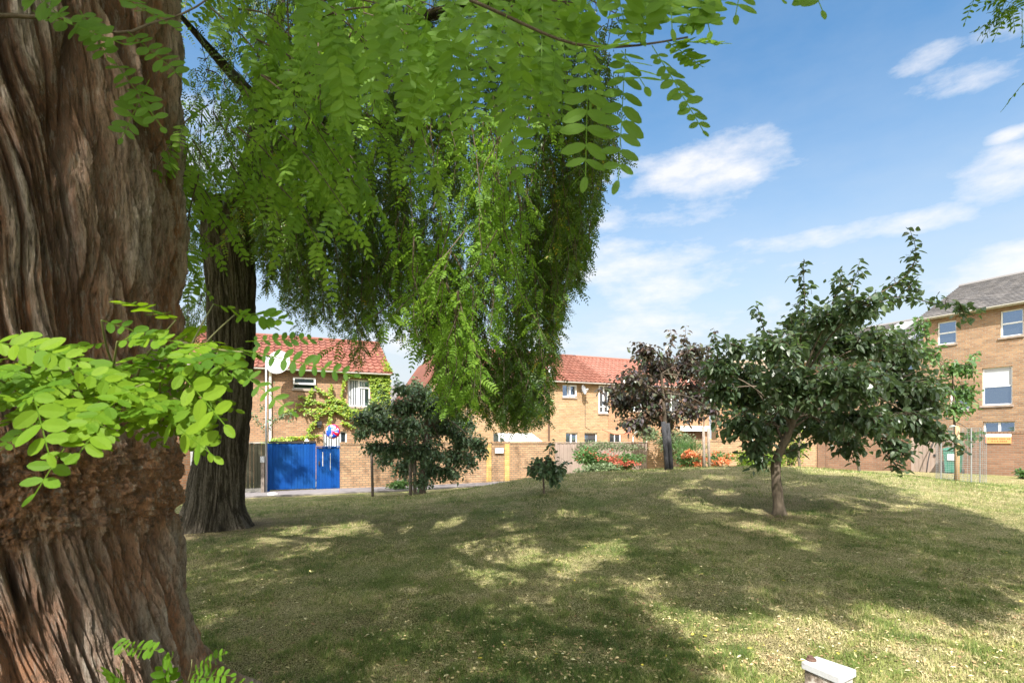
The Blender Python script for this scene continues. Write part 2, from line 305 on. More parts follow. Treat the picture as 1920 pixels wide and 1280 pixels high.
q = N('grass_blade'); t = q.attr(); col = q.ramp(t, [(0, (.08, .135, .025)), (.3, (.21, .28, .06)), (.5, (.38, .40, .13)), (.72, (.62, .53, .28)), (1, (.78, .66, .42))])
pp = q.n('ShaderNodeBsdfPrincipled', Base_Color=col, Roughness=.6); tr = q.n('ShaderNodeBsdfTranslucent'); q.t.links.new(col, tr.inputs[0])
M['blade'] = q.done(None, surf=q.n('ShaderNodeMixShader', i0=.35, i1=pp.outputs[0], i2=tr.outputs[0]).outputs[0])
q = N('fallen_leaf'); t = q.attr(); M['litter'] = q.done(q.ramp(t, [(0, (.22, .12, .06)), (.4, (.42, .30, .16)), (.75, (.62, .50, .26)), (.93, (.70, .62, .40)), (1, (.75, .60, .06))]), .7)

# ------------------------------------------------------------------ ground
CP = np.array([(0, 0, .45), (2, 3, .52), (-5.25, 9, .41), (-2, 2.2, .45), (5, 3, .5), (10, 4, .45), (-9, 3, .35), (-8, 9, .25), (0, -8, .35), (8, -6, .35), (-8, -6, .3), (0, 5, .52), (2, 6, .62),
               (-12, 17.5, -.05), (-6, 17.8, 0), (-2.6, 17.8, .10), (-3, 13, .40), (-1, 15.5, .48), (-1, 12, .62), (.58, 13.4, .93), (.69, 11, .82), (2.8, 14, 1.07), (4.2, 14, 1.125), (7.3, 13, 1.19), (4.17, 8, .79),
               (7, 8.5, .82), (10, 10, .85), (1, 8, .67), (3, 11, 1.0), (6, 11, 1.08), (-2.4, 8, .5),
               (4, 20, .55), (8, 20, .75), (9, 24, .5), (4, 23, .2), (0, 20, .15), (-2, 22, .02), (-7, 20, 0), (-14, 22, 0), (13, 15, .72), (15, 24, .48), (19.6, 19.5, .5), (17, 21, .56), (12, 20, .72), (16, 12, .55), (20, 8, .4), (10.5, 17, .92),
               (-16, 12, 0), (-20, 0, .1), (20, -10, .3), (0, -20, .2), (0, 34, 0), (14, 34, .2), (-14, 34, 0), (26, 26, .45), (30, 10, .4), (-25, 25, 0), (30, 40, .3)], float)
def _phi(r): return np.sqrt(r * r + 2.0 ** 2)
_A = _phi(np.linalg.norm(CP[:, None, :2] - CP[None, :, :2], axis=-1)); _w = np.linalg.solve(_A + np.eye(len(CP)) * -.02, CP[:, 2] - .3)
def gz(x, y):
    x = np.asarray(x, float); y = np.asarray(y, float); sh = x.shape; p = np.stack([x.ravel(), y.ravel()], -1); z = np.zeros(len(p))
    for k in range(len(CP)): z += _w[k] * _phi(np.hypot(p[:, 0] - CP[k, 0], p[:, 1] - CP[k, 1]))
    z += .3; r = np.hypot(p[:, 0] - 2, p[:, 1] - 12); t = smooth(28, 42, r); z = np.clip(z, -.15, 1.3) * (1 - t) + .1 * t
    return z.reshape(sh)
def grid_coords(a, b, st, far):
    inner = np.arange(a, b + 1e-6, st); e = np.geomspace(st, far, 26); return np.concatenate([a - np.cumsum(e)[::-1], inner, b + np.cumsum(e)])
gx = grid_coords(-16, 24, .14, 260); gy = grid_coords(-4, 27, .14, 260)
GX, GY = np.meshgrid(gx, gy); GZ = gz(GX, GY); near = np.exp(-((GX) ** 2 + (GY - 8) ** 2) / 300.)
GZ = GZ + (fbm(GX * 1.3, GY * 1.3, GX * 0, 4) - .5) * .07 * near + (fbm(GX * 5, GY * 5, GX * 0 + 3, 2) - .5) * .05 * near
A = Acc(); ny, nx = GX.shape; idx = np.arange(ny * nx).reshape(ny, nx)
A.add(np.stack([GX, GY, GZ], -1).reshape(-1, 3), np.stack([idx[:-1, :-1], idx[:-1, 1:], idx[1:, 1:], idx[1:, :-1]], -1).reshape(-1, 4))
tag(A.build('lawn', M['lawn'], smooth=True), kind='structure')
T = math.tan(R(23)); C23, S23 = math.cos(R(23)), math.sin(R(23))
def on_line(px, a, t=T): u = (px - 960) / FP; Y = a / (1 - u * t); return u * Y, Y
A = Acc(); xs = np.arange(-24, 3.0, .3); rows = []
for off in np.linspace(20.95, 22.72, 7):
    yy = off + T * xs; rows.append(np.stack([xs, yy, gz(xs, yy) + .035], -1))
Vp = np.array(rows); n0, n1_ = Vp.shape[:2]; ii = np.arange(n0 * n1_).reshape(n0, n1_)
A.add(Vp.reshape(-1, 3), np.stack([ii[:-1, :-1], ii[:-1, 1:], ii[1:, 1:], ii[1:, :-1]], -1).reshape(-1, 4))
for q_ in range(len(xs) - 1):   # kerb edging on the lawn side
    x0, x1 = xs[q_], xs[q_ + 1]; y0 = 20.9 + T * x0; y1 = 20.9 + T * x1; z0, z1 = gz(x0, y0) + .05, gz(x1, y1) + .05
    A.add([(x0, y0 - .06, z0 - .15), (x1, y1 - .06, z1 - .15), (x1, y1 - .06, z1), (x0, y0 - .06, z0), (x0, y0 + .05, z0), (x1, y1 + .05, z1)], [(0, 1, 2, 3), (3, 2, 5, 4)], 0.5, 1)
tag(A.build('path', [M['asphalt'], plain('kerb_stone', (.22, .20, .19), .9, var=.2)]), kind='structure')

# ------------------------------------------------------------------ foliage kit
PROF = {1: ([.5], [1.]), 2: ([.28, .72], [.92, .85]), 3: ([.18, .5, .82], [.75, 1., .7]), 4: ([.10, .34, .66, .9], [.55, .97, .97, .52])}
OV = {2: ([.28, .68], [1., .72]), 3: ([.12, .38, .72], [.7, 1., .62]), 4: ([.07, .26, .52, .8], [.55, .98, .9, .45])}
def blades(A, b, d, n, L, Wd, tint, ns=2, fold=.25, prof=PROF, bend=.0, mat=0):
    """leaf blades: b base, d direction, n normal, L length, Wd full width"""
    b = np.asarray(b); Nn = len(b)
    if not Nn: return
    d = nrm(d); s = nrm(np.cross(n, d)); n = np.cross(d, s); L = np.broadcast_to(L, (Nn,))[:, None]; w = np.broadcast_to(Wd, (Nn,))[:, None] * .5
    ts, ws = prof[ns]; down = np.array([0, 0, -1.])
    tip = b + d * L + down * bend * L
    if ns == 1:
        mid = b + d * L * .5; V = np.stack([b, mid + s * w, tip, mid - s * w], 1); A.add(V, np.arange(Nn * 4).reshape(Nn, 4), tint, mat); return
    V = [b, tip]
    for sg in (1, -1):
        for t_, w_ in zip(ts, ws): V.append(b + d * L * t_ + s * sg * w * w_ + n * w * fold * w_ + down * bend * L * t_ * t_)
    V = np.stack(V, 1); k = 2 + 2 * ns; i0 = (np.arange(Nn) * k)[:, None]
    f1 = i0 + np.array([[0] + list(range(2, 2 + ns)) + [1]]); f2 = i0 + np.array([[0, 1] + list(range(2 + ns, 2 + 2 * ns))[::-1]])
    A.add(V, f1, tint, mat); A.n -= 0
    f, t2, m2 = A.f[-1]; A.f.append((f2 + (A.n - Nn * k), np.broadcast_to(tint, (Nn,)).astype(float), np.full(Nn, mat)))
def compound(A, Pb, D, L, pairs=6, ll=.042, lw=.5, droop=.25, ns=2, r=rng, tint=None, hang=.28, rachis=.0012, flat=None):
    Pb = np.asarray(Pb, float); Nn = len(Pb); D = nrm(np.asarray(D, float)); L = np.broadcast_to(L, (Nn,)); down = np.array([0, 0, -1.])
    ref = nrm(np.array([0, 0, 1.]) + r.normal(0, .45, (Nn, 3))) if flat is None else nrm(flat + r.normal(0, .15, (Nn, 3)))
    Sv = nrm(np.cross(D, ref)); 
    base_t = r.random(Nn) if tint is None else np.broadcast_to(tint, (Nn,))
    def at(t): return Pb + D * (L * t)[:, None] + down * (droop * L * t * t)[:, None]
    def tan(t): return nrm(D + down * 2 * droop * t)
    for k in range(pairs + 1):
        t = .12 + .86 * k / pairs; T_ = tan(t); Nrm = nrm(np.cross(Sv, T_))
        sz = ll * (.72 + .5 * math.sin(math.pi * min(1, (k + .8) / (pairs + 1))))
        sgs = (0,) if k == pairs else (1, -1)
        for sg in sgs:
            jit = r.normal(0, .13, (Nn, 3)); d = (Sv * sg * .95 + T_ * (.42 if sg else 1.) + jit + down * hang * (1 if sg else .2))
            nn = nrm(Nrm + r.normal(0, .22, (Nn, 3)) + down * -.0 + Sv * sg * -.15)
            l = sz * r.uniform(.85, 1.12, Nn)
            blades(A, at(t + (r.random() - .5) * .02), d, nn, l, l * lw, np.clip(base_t + r.normal(0, .11, Nn), 0, .97) if base_t is not None and np.mean(base_t) < .99 else base_t, ns, .12)
    if rachis:
        prev = at(0.)
        for t0, t1 in ((0, .35), (.35, .7), (.7, 1.)):
            p0, p1 = at(t0), at(t1)
            for ax in (Sv, np.cross(Sv, D)):
                w = ax * rachis; V = np.stack([p0 - w, p0 + w, p1 + w, p1 - w], 1); A.add(V, np.arange(Nn * 4).reshape(Nn, 4), .6)
def curve(p0, p1, sag=0., n=6, wob=0., r=rng):
    t = np.linspace(0, 1, n)[:, None]; p = np.asarray(p0) * (1 - t) + np.asarray(p1) * t; p[:, 2] += (np.sin(t[:, 0] * math.pi) * sag)
    if wob: p[1:-1] += r.normal(0, wob, (n - 2, 3))
    return p
def resample(pts, k):
    p = np.asarray(pts, float); s = np.concatenate([[0], np.cumsum(np.linalg.norm(np.diff(p, axis=0), axis=1))]); q_ = np.linspace(0, s[-1], k)
    return np.stack([np.interp(q_, s, p[:, i]) for i in range(3)], -1)
def smoothline(pts, k=24):
    p = resample(pts, k)
    for _ in range(3): p[1:-1] = (p[:-2] + p[2:] + 2 * p[1:-1]) / 4
    return p

# trunk with furrowed bark ------------------------------------------------------
def trunk_mesh(name, axis, rad, matl, parent, nth=300, nz=500, flute=.06, ridge=.03, fine=.008, tw=.3, fsc=9., burr=None, rust=None, flute_f=1.8, seed=0, flare=None):
    ax = smoothline(axis, nz); zz = ax[:, 2]; rr = np.interp(zz, *rad) if rad[0][0] < rad[0][-1] else None
    th = np.linspace(0, 2 * math.pi, nth, endpoint=False); TH, Z = np.meshgrid(th, zz); RR = np.repeat(rr[:, None], nth, 1)
    th2 = TH + tw * Z; wx = (fbm(np.cos(th2) * 2 + seed, np.sin(th2) * 2, Z * .9, 3) - .5)
    th2 = th2 + wx * .34; cx, sy = np.cos(th2), np.sin(th2); s_ = seed * 3.7
    fl = fbm(cx * flute_f + s_, sy * flute_f, Z * .35, 3)
    r1 = 1 - np.abs(2 * fbm(cx * fsc * .33 + s_, sy * fsc * .33, Z * .8 + s_, 3, .45) - 1)
    n2 = fbm(cx * fsc + s_, sy * fsc, Z * 1.15 + s_, 3, .5); r2 = np.clip(np.abs(2 * n2 - 1) * 4.2, 0, 1)     # plates separated by thin furrows
    n3 = fbm(cx * fsc * 4 + s_, sy * fsc * 4, Z * 7, 4, .72); r4 = np.abs(2 * fbm(cx * fsc * 7, sy * fsc * 7, Z * 3.5 + 3, 3, .6) - 1); r3 = np.clip(np.abs(2 * fbm(cx * fsc * 2.6 + 9, sy * fsc * 2.6, Z * 2.4 + s_, 3, .6) - 1) * 3.4, 0, 1)
    disp = flute * (fl - .5) * 2 + ridge * (r2 - .6) + ridge * .42 * (r3 - .6) + fine * .8 * (np.clip(r4 * 3, 0, 1) - .5) - ridge * 1.1 * smooth(.86, 1., r1) + fine * (n3 - .5) * 2
    cav = np.clip(.05 + .55 * r2 + .22 * r3 + .4 * (n3 - .5) - .5 * smooth(.8, 1, r1), 0, 1); bu = np.zeros_like(Z); ru = np.zeros_like(Z)
    if burr is not None:
        z0, z1, amp = burr; m = smooth(z0 - .07, z0 + .07, Z + (fl - .5) * .25) * (1 - smooth(z1 - .06, z1 + .06, Z + (fl - .5) * .2))
        X3, Y3 = RR * np.cos(TH), RR * np.sin(TH); lump = fbm(X3 * 15, Y3 * 15, Z * 20, 5, .72)
        disp = disp * (1 - .75 * m) + m * (amp * (.6 + .5 * np.sin(np.clip((Z - z0) / (z1 - z0), 0, 1) * math.pi)) + .17 * (lump - .5)); bu = m * .95
    if rust is not None: ru = smooth(rust[1], rust[0], Z) * .8 + .48
    if flare is not None:      # root buttresses
        zb, h_, am = flare[:3]; k = np.clip((zb + h_ - Z) / h_, 0, 1) ** 2; disp = disp + k * am * (.35 + 1.3 * smooth(.38, .66, fbm(np.cos(TH) * 1.9 + 4 + s_, np.sin(TH) * 1.9, Z * .3, 2)))
        if len(flare) > 3: dth = (TH - flare[3] + math.pi) % (2 * math.pi) - math.pi; disp = disp + np.clip((zb + .62 - Z) / .62, 0, 1) ** 2 * flare[4] * np.exp(-(dth / .38) ** 2)
    rad_ = RR + disp; V = np.stack([ax[:, 0][:, None] + rad_ * np.cos(TH), ax[:, 1][:, None] + rad_ * np.sin(TH), Z], -1)
    A = Acc(); i = np.arange(nz - 1)[:, None] * nth; j = np.arange(nth)[None]; j2 = (j + 1) % nth
    A.add(V.reshape(-1, 3), np.stack([i + j, i + j2, i + nth + j2, i + nth + j], -1).reshape(-1, 4))
    o = A.build(name, matl, parent, smooth=True)
    for nm, a in (('cav', cav), ('burr', bu), ('rust', ru)):
        at = o.data.attributes.new(nm, 'FLOAT', 'POINT'); at.data.foreach_set('value', a.astype(np.float32).ravel())
    return o, ax

# ------------------------------------------------------------------ BIG TREE (left foreground)
T1 = np.array([-2.12, 2.10]); z0 = float(gz(*T1))
t1 = empty('locust_tree', (T1[0], T1[1], z0), label='huge old tree with deeply furrowed orange-brown bark and a burr, filling the left edge', cat='tree')
off1 = np.array([-T1[0], -T1[1], -z0])
def rel(A, off):
    A.v = [v + off for v in A.v]; return A
ax1 = [(T1[0] + .06, T1[1], z0 - .15), (T1[0], T1[1], 1.3), (T1[0], T1[1] + .02, 2.5), (T1[0] - .02, T1[1] + .05, 4.6), (T1[0] - .05, T1[1] + .1, 6.2)]
o, _ = trunk_mesh('trunk', ax1, ([0, .8, 1.2, 1.6, 2.0, 2.6, 4.5, 6.2], [.80, .67, .625, .60, .59, .59, .58, .5]), M['bark1'], t1, 1700, 1300, .035, .062, .026, .30, 9., (1.62, 1.99, .030), (1.2, 1.75), 2.0, 1, (.35, 1.0, .34, -.25, .42))
o.location = off1
# limbs of big tree reaching over the lawn, out of the top of the frame
L1 = Acc(); limb_ends = []
for (ex, ey, ez, r0) in [(1.5, 4.5, 8.5, .2), (-.5, -2.5, 9.5, .22), (-5.5, .5, 9.5, .2), (-2.5, 5.5, 10, .22), (-1.0, 1.5, 11.5, .2), (2.3, 1.2, 9.0, .17), (-5, 5, 9, .16)]:
    p = smoothline([(T1[0] - .05, T1[1] + .1, 5.6), (T1[0] * .8 + ex * .2, T1[1] * .8 + ey * .2, 7.0), (ex * .6 + T1[0] * .4, ey * .6 + T1[1] * .4, 6.4 + (ez - 6.4) * .55), (ex, ey, ez)], 14)
    L1.tube(p, np.linspace(r0, .035, 14), 9)
rel(L1, off1).build('limb', M['bark2'], t1, True)

# --- shading crown: unseen leaf clumps placed to cast shade on chosen lawn areas --------------------------------
def inside(px, py, poly):
    x, y = np.asarray(px), np.asarray(py); c = np.zeros(x.shape, bool); n = len(poly)
    for i in range(n):
        x1, y1 = poly[i]; x2, y2 = poly[(i + 1) % n]; m = ((y1 > y) != (y2 > y)); xi = (x2 - x1) * (y - y1) / ((y2 - y1) if y2 != y1 else 1e-9) + x1; c ^= m & (x < xi)
    return c
LIT = [[(1350, 1400), (1325, 1270), (1290, 1205), (1235, 1165), (1205, 1115), (1130, 1095), (1215, 1068), (1262, 1120), (1345, 1160), (1440, 1122), (1500, 1140), (1565, 1172), (1600, 1120), (1700, 1135), (1800, 1170), (1850, 1140), (1880, 1100), (1960, 1050), (2400, 1050), (2400, 1500)],
       [(1480, 878), (1500, 889), (1600, 893), (1700, 922), (1800, 955), (1920, 1010), (2300, 1060), (2300, 840), (1480, 840)],
       [(1362, 974), (1440, 978), (1500, 994), (1560, 1030), (1520, 1030), (1440, 1000), (1366, 988)], [(1530, 974), (1570, 976), (1650, 1008), (1600, 1008)], [(1268, 944), (1320, 950), (1345, 968), (1300, 962)],
       [(915, 975), (960, 945), (1065, 950), (1060, 968), (1000, 990), (940, 995)], [(1010, 1090), (1040, 1045), (1110, 1010), (1185, 1015), (1190, 1050), (1110, 1060), (1050, 1100)],
       [(815, 985), (850, 962), (890, 962), (870, 985)], [(835, 1035), (860, 1008), (925, 1005), (915, 1035)], [(560, 1012), (620, 985), (700, 972), (680, 1000)], [(465, 1022), (500, 1000), (550, 1002), (520, 1022)],
       [(335, 1010), (345, 985), (375, 985), (365, 1020)], [(1400, 1090), (1440, 1080), (1470, 1100), (1440, 1112)], [(1290, 1070), (1330, 1060), (1350, 1075), (1310, 1085)], [(1640, 1095), (1690, 1088), (1720, 1105), (1670, 1110)],
       [(1140, 985), (1170, 975), (1200, 985), (1160, 995)], [(340, 1065), (355, 1060), (360, 1110), (340, 1110)], [(1380, 1040), (1420, 1035), (1440, 1050), (1400, 1056)], [(700, 950), (745, 935), (760, 940), (720, 955)], [(1500, 1060), (1540, 1055), (1560, 1070), (1520, 1075)]]
def is_lit(gx_, gy_):
    g = gz(gx_, gy_); px = 960 + gx_ / np.maximum(gy_, .1) * FP; py = HZ + (CZ - g) / np.maximum(gy_, .1) * FP
    m = np.zeros(px.shape, bool)
    for p in LIT: m |= inside(px, py, p)
    m &= (gy_ > 1)
    return m
tn = math.cos(SUN_E) / math.sin(SUN_E); shx, shy = math.sin(SUN_A) * tn, math.cos(SUN_A) * tn
def ground_hit(p):
    h = p[:, 2] - .5
    for _ in range(4):
        x = p[:, 0] + shx * h; y = p[:, 1] + shy * h; h = p[:, 2] - gz(x, y)
    return x, y
# places that the sun must reach: near shoots by the trunk, bright curtain of the second tree
KEEP = np.array([(-.62, 1.05, 2.12, .42), (-.95, 1.1, 2.1, .4), (-.35, 1.0, 1.98, .3), (-.55, 3.9, 4.0, .45), (-.45, 4.2, 3.0, .6), (-.25, 4.4, 4.6, .4), (1.5, 2.7, .7, .5), (-.5, 4.2, 2.2, .35), (-.55, 4.6, 3.6, .6), (-.3, 4.8, 2.6, .5), (-1.5, 1.0, 2.05, .3)])
KEEP2 = np.array([(-2.12, 1.55, 3.6, .5), (-2.12, 1.55, 2.6, .5), (-2.12, 1.55, 1.3, .5), (4.5, 7.6, 3.6, 1.7), (6.2, 7.8, 3.2, 1.2), (3.4, 7.8, 2.9, 1.0), (4.0, 13.6, 3.4, 1.9), (-2.4, 15.6, 2.4, 1.6), (.7, 11, 1.4, .5)])
def spare(p):
    ok = np.ones(len(p), bool)
    for kx, ky, kz, kr in KEEP:
        v = p - np.array([kx, ky, kz]); a = v @ (-sd); d2 = (v * v).sum(1) - a * a; ok &= ~((a > .3) & (d2 < kr * kr))
    cut = np.random.default_rng(5).random(len(p)) < .88; cut2 = np.random.default_rng(6).random(len(p)) < .82
    for kx, ky, kz, kr in KEEP2:
        v = p - np.array([kx, ky, kz]); a = v @ (-sd); d2 = (v * v).sum(1) - a * a; ok &= ~((a > .3) & (d2 < kr * kr) & (cut if ky > 2 else cut2))
    return ok
def shade_crown(n_clump, per, xr, yr, sel, seed, keepfrac=1.):
    r = np.random.default_rng(seed); g = np.stack([r.uniform(*xr, n_clump), r.uniform(*yr, n_clump)], -1); g = g[sel(g[:, 0], g[:, 1])]
    g = g[fbm(g[:, 0] * 1.1 + seed, g[:, 1] * 1.1, g[:, 0] * 0, 3) > .36]
    zg = gz(g[:, 0], g[:, 1]); h = np.maximum(5.2, (.90 * g[:, 1] + CZ - zg) / (1 + .90 * shy) + .4) + r.uniform(0, 1.3, len(g))
    c = np.stack([g[:, 0] - shx * h, g[:, 1] - shy * h, zg + h], -1)
    p = np.repeat(c, per, 0) + r.normal(0, .18, (len(c) * per, 3)); x, y = ground_hit(p); m = ~is_lit(x, y) & spare(p)
    vis = (p[:, 1] > .2) & ((p[:, 2] - CZ) / np.maximum(p[:, 1], .2) < .87) & (np.abs(p[:, 0]) < p[:, 1] * 1.02)
    return p[m & ~vis], r
def compound_cheap(A, p, r, L=.26, ll=.088):
    n = len(p); D = nrm(r.normal(0, 1, (n, 3)) * [1, 1, .4] + [0, 0, -.35]); Sv = nrm(np.cross(D, nrm(r.normal(0, .3, (n, 3)) + [0, 0, 1]))); t0 = r.random(n)
    for k in range(4):
        for sg in (1, -1):
            b = p + D * L * (.15 + .25 * k); d = Sv * sg + D * .3 + r.normal(0, .1, (n, 3)); blades(A, b, d, nrm(np.cross(Sv, D) + r.normal(0, .2, (n, 3))), ll, ll * .55, t0, 1)
pts_left, r_ = shade_crown(4100, 12, (-11, 4.2), (1.2, 15), lambda x, y: x < 4.2 + .0 * y, 11)
A = Acc(); compound_cheap(A, pts_left, r_); NL = len(pts_left)

# --- near foliage of the big tree (real size leaves seen close) ---
def strand(A, TW, top, length, r, dirv=(0, 0, -1), leafL=.2, ll=.042, pairs=6, step=.055, ns=2, rad=.004, wob=.03, tint=None, out=.75, lw=.5, droop=.25, rachis=.0012, lim=None):
    n = max(4, int(length / .25)); t = np.linspace(0, 1, n); d = nrm(np.asarray(dirv, float) + r.normal(0, .22, 3)); p = np.asarray(top) + d[None] * (length * t)[:, None]
    p[1:] += np.cumsum(r.normal(0, wob, (n - 1, 3)), 0) * [1, 1, .2]
    if lim is not None:
        ex = 960 + p[-1, 0] / p[-1, 1] * FP; ey = HZ - (p[-1, 2] - CZ) / p[-1, 1] * FP; dd = ey - lim(ex) - 4
        if dd > 0: p[:, 2] += dd / FP * p[-1, 1]
    TW.tube(p, np.linspace(rad, rad * .35, n), 4, cap=False)
    k = max(3, int(length / step)); q_ = resample(p, k); az = r.uniform(0, 6.28, k); D = np.stack([np.cos(az) * out, np.sin(az) * out, -r.uniform(.1, .9, k)], -1)
    return q_, D
near = Acc(); ntw = Acc(); rn = np.random.default_rng(21)
def spray(pts, step, leafL, ll, pairs, ns, hangdir=(0, 0, -1), spread=.7, acc=near, tw=ntw, rad=.004, r=rn, tint=(.2, .9), lw=.52, droop=.2, rachis=.0012, start=.0, flat=None):
    p = smoothline(pts, max(8, len(pts) * 4)); tw.tube(p, np.linspace(rad, rad * .4, len(p)), 6)
    Ltot = np.linalg.norm(np.diff(p, axis=0), axis=1).sum(); k = max(2, int(Ltot / step)); q_ = resample(p, k + 1)[int(k * start):]; tg = nrm(np.gradient(q_, axis=0))
    sgn = np.where(np.arange(len(q_)) % 2, 1, -1)[:, None]; side = nrm(np.cross(tg, [0, 0, 1.]) + 1e-6)
    D = side * sgn * spread + tg * .35 + np.asarray(hangdir) + r.normal(0, .18, q_.shape)
    compound(acc, q_, D, leafL * r.uniform(.75, 1.1, len(q_)), pairs, ll, lw, droop, ns, r, r.uniform(*tint, len(q_)), .15, rachis, flat)
# branch entering the sky at top centre (about 1.1 m away)
B0 = [P(560, -60, 1.75), P(700, -40, 1.6), P(860, -10, 1.45), P(950, 30, 1.3), P(1050, 78, 1.2), P(1110, 94, 1.15), P(1180, 90, 1.12), P(1260, 78, 1.1), P(1290, 70, 1.1)]
ntw.tube(smoothline(B0, 30), np.linspace(.008, .0018, 30), 7)
def single(base, tip, pairs, ll, tint=.4, lw=.42, ns=4, flat=None, bow=.03, a=near):
    b = np.asarray(base, float); t = np.asarray(tip, float); L = np.linalg.norm(t - b)
    fl = np.array([[0, -1., .25]]) if flat is None else np.array([flat]); d = t - b; d = d + np.array([0, 0, bow * L * 2])
    compound(a, b[None], d[None], np.array([L]), pairs, ll, lw, bow, ns, rn, np.array([tint]), .0, .0011, fl)
V_ = .95
single(P(1103, 95, 1.15), P(1098, 330, 1.12), 7, .050, .35)
single(P(1173, 92, 1.12), P(1160, 335, 1.1), 8, .046, .2)
single(P(1165, 95, 1.12), P(1208, 165, 1.05), 4, .044, .35, flat=(.3, -1, .3))
single(P(1222, 85, 1.1), P(1314, 245, 1.05), 11, .033, .15, .45)
single(P(1262, 78, 1.1), P(1355, 85, 1.1), 9, .030, .3, .5, flat=(0, -.6, .9))
single(P(1250, 78, 1.1), P(1318, 130, 1.2), 9, .026, .25, .5, flat=(0, -.4, 1))
single(P(1080, 85, 1.15), P(1090, 20, 1.1), 5, .040, .4)
single(P(1110, 92, 1.15), P(1175, 90, .98), 5, .036, .5, flat=(0, -.25, 1))
single(P(1205, 75, 1.1), P(1215, -60, 1.05), 6, .044, .4)
for x0, y0, x1, y1, c in [(1190, -60, 1085, 30, .3), (1150, -50, 1170, 45, .4), (1240, -40, 1210, 60, .4), (1255, -40, 1260, 55, .6), (1290, -30, 1290, 50, .6), (1300, -60, 1330, 60, .6), (1400, -80, 1380, 30, .2), (1500, -80, 1540, 20, .2), (1480, -60, 1470, 2, .2), (1225, 20, 1165, 75, .4), (1340, -30, 1310, 20, .7), (1270, 50, 1330, 45, .3)]:
    single(P(x0, y0, 1.15), P(x1, y1, 1.1), 5, .042, c)
# hanging leaves of the near canopy, top centre
for i in range(110):
    px = rn.uniform(560, 1090); yt = rn.uniform(-60, 130) * (1 if px < 800 else 1.1); Ln = rn.uniform(110, 210); Yd = rn.uniform(1.25, 2.0); yb = yt + Ln * 1.35 / Yd
    if yb > 340: yb = 335
    if px < 760 and yb > 260: yb = rn.uniform(150, 260)
    b = P(px, yt, Yd); t = P(px + rn.normal(0, 28), yb, Yd - rn.uniform(-.1, .12)); single(b, t, rn.integers(6, 9), rn.uniform(.032, .043), rn.uniform(.2, .8), .45, 3, (rn.normal(0, .35), -1, rn.uniform(0, .6)), rn.uniform(0, .1))
for i in range(14):
    px = rn.uniform(560, 1100); p0 = P(px - 100, rn.uniform(-80, 40), 1.7); p1 = P(px + 60, rn.uniform(0, 120), 1.6); ntw.tube(curve(p0, p1, .02, 8), np.linspace(.004, .0015, 8), 5)
# foliage between trunk and middle (2-3.5 m away)
for i in range(60):
    px = rn.uniform(330, 760); yt = rn.uniform(-90, 330) - max(0, (px - 520)) * .55; Yd = rn.uniform(1.9, 3.6); p0 = P(px, yt, Yd)
    p1 = p0 + np.array([rn.uniform(-.25, .45), rn.uniform(-.2, .2), -rn.uniform(.15, .5)])
    spray([p0, (p0 + p1) / 2 + [0, 0, .06], p1], .075, .2, .036, 7, 3, (0, 0, -.75), .8, tint=(.25, 1.), r=rn, rad=.004, lw=.5)
for (x, y) in [(350, 330), (380, 420), (420, 470), (370, 480), (470, 420), (520, 390), (560, 340), (400, 380), (500, 310), (350, 540), (440, 330), (590, 380)]:
    p0 = P(x - 40, y - 120, 2.9); p1 = P(x + 20, y - 20, 2.8); spray([p0, (p0 + p1) / 2, p1], .08, .2, .036, 7, 3, (0, 0, -.6), .8, tint=(.3, 1), r=rn)
# shaded leaves across the top of the trunk
for (x0, y0, x1, y1, Yd) in [(60, 20, 230, 90, 1.25), (180, -30, 330, 60, 1.3), (240, 60, 340, 150, 1.35), (210, 110, 300, 240, 1.35), (150, 20, 200, 110, 1.3), (20, -40, 120, 40, 1.2), (280, 150, 230, 260, 1.4)]:
    single(P(x0, y0, Yd), P(x1, y1, Yd - .05), 7, .036, .1, .5, 4, (.2, -1, .5))
ntw.tube(curve(P(-30, 30, 1.3), P(215, 62, 1.4), .02, 10, .003), np.linspace(.006, .003, 10), 6)
ntw.tube(curve(P(215, 62, 1.4), P(420, -20, 1.6), -.02, 8, .003), np.linspace(.004, .002, 8), 5)
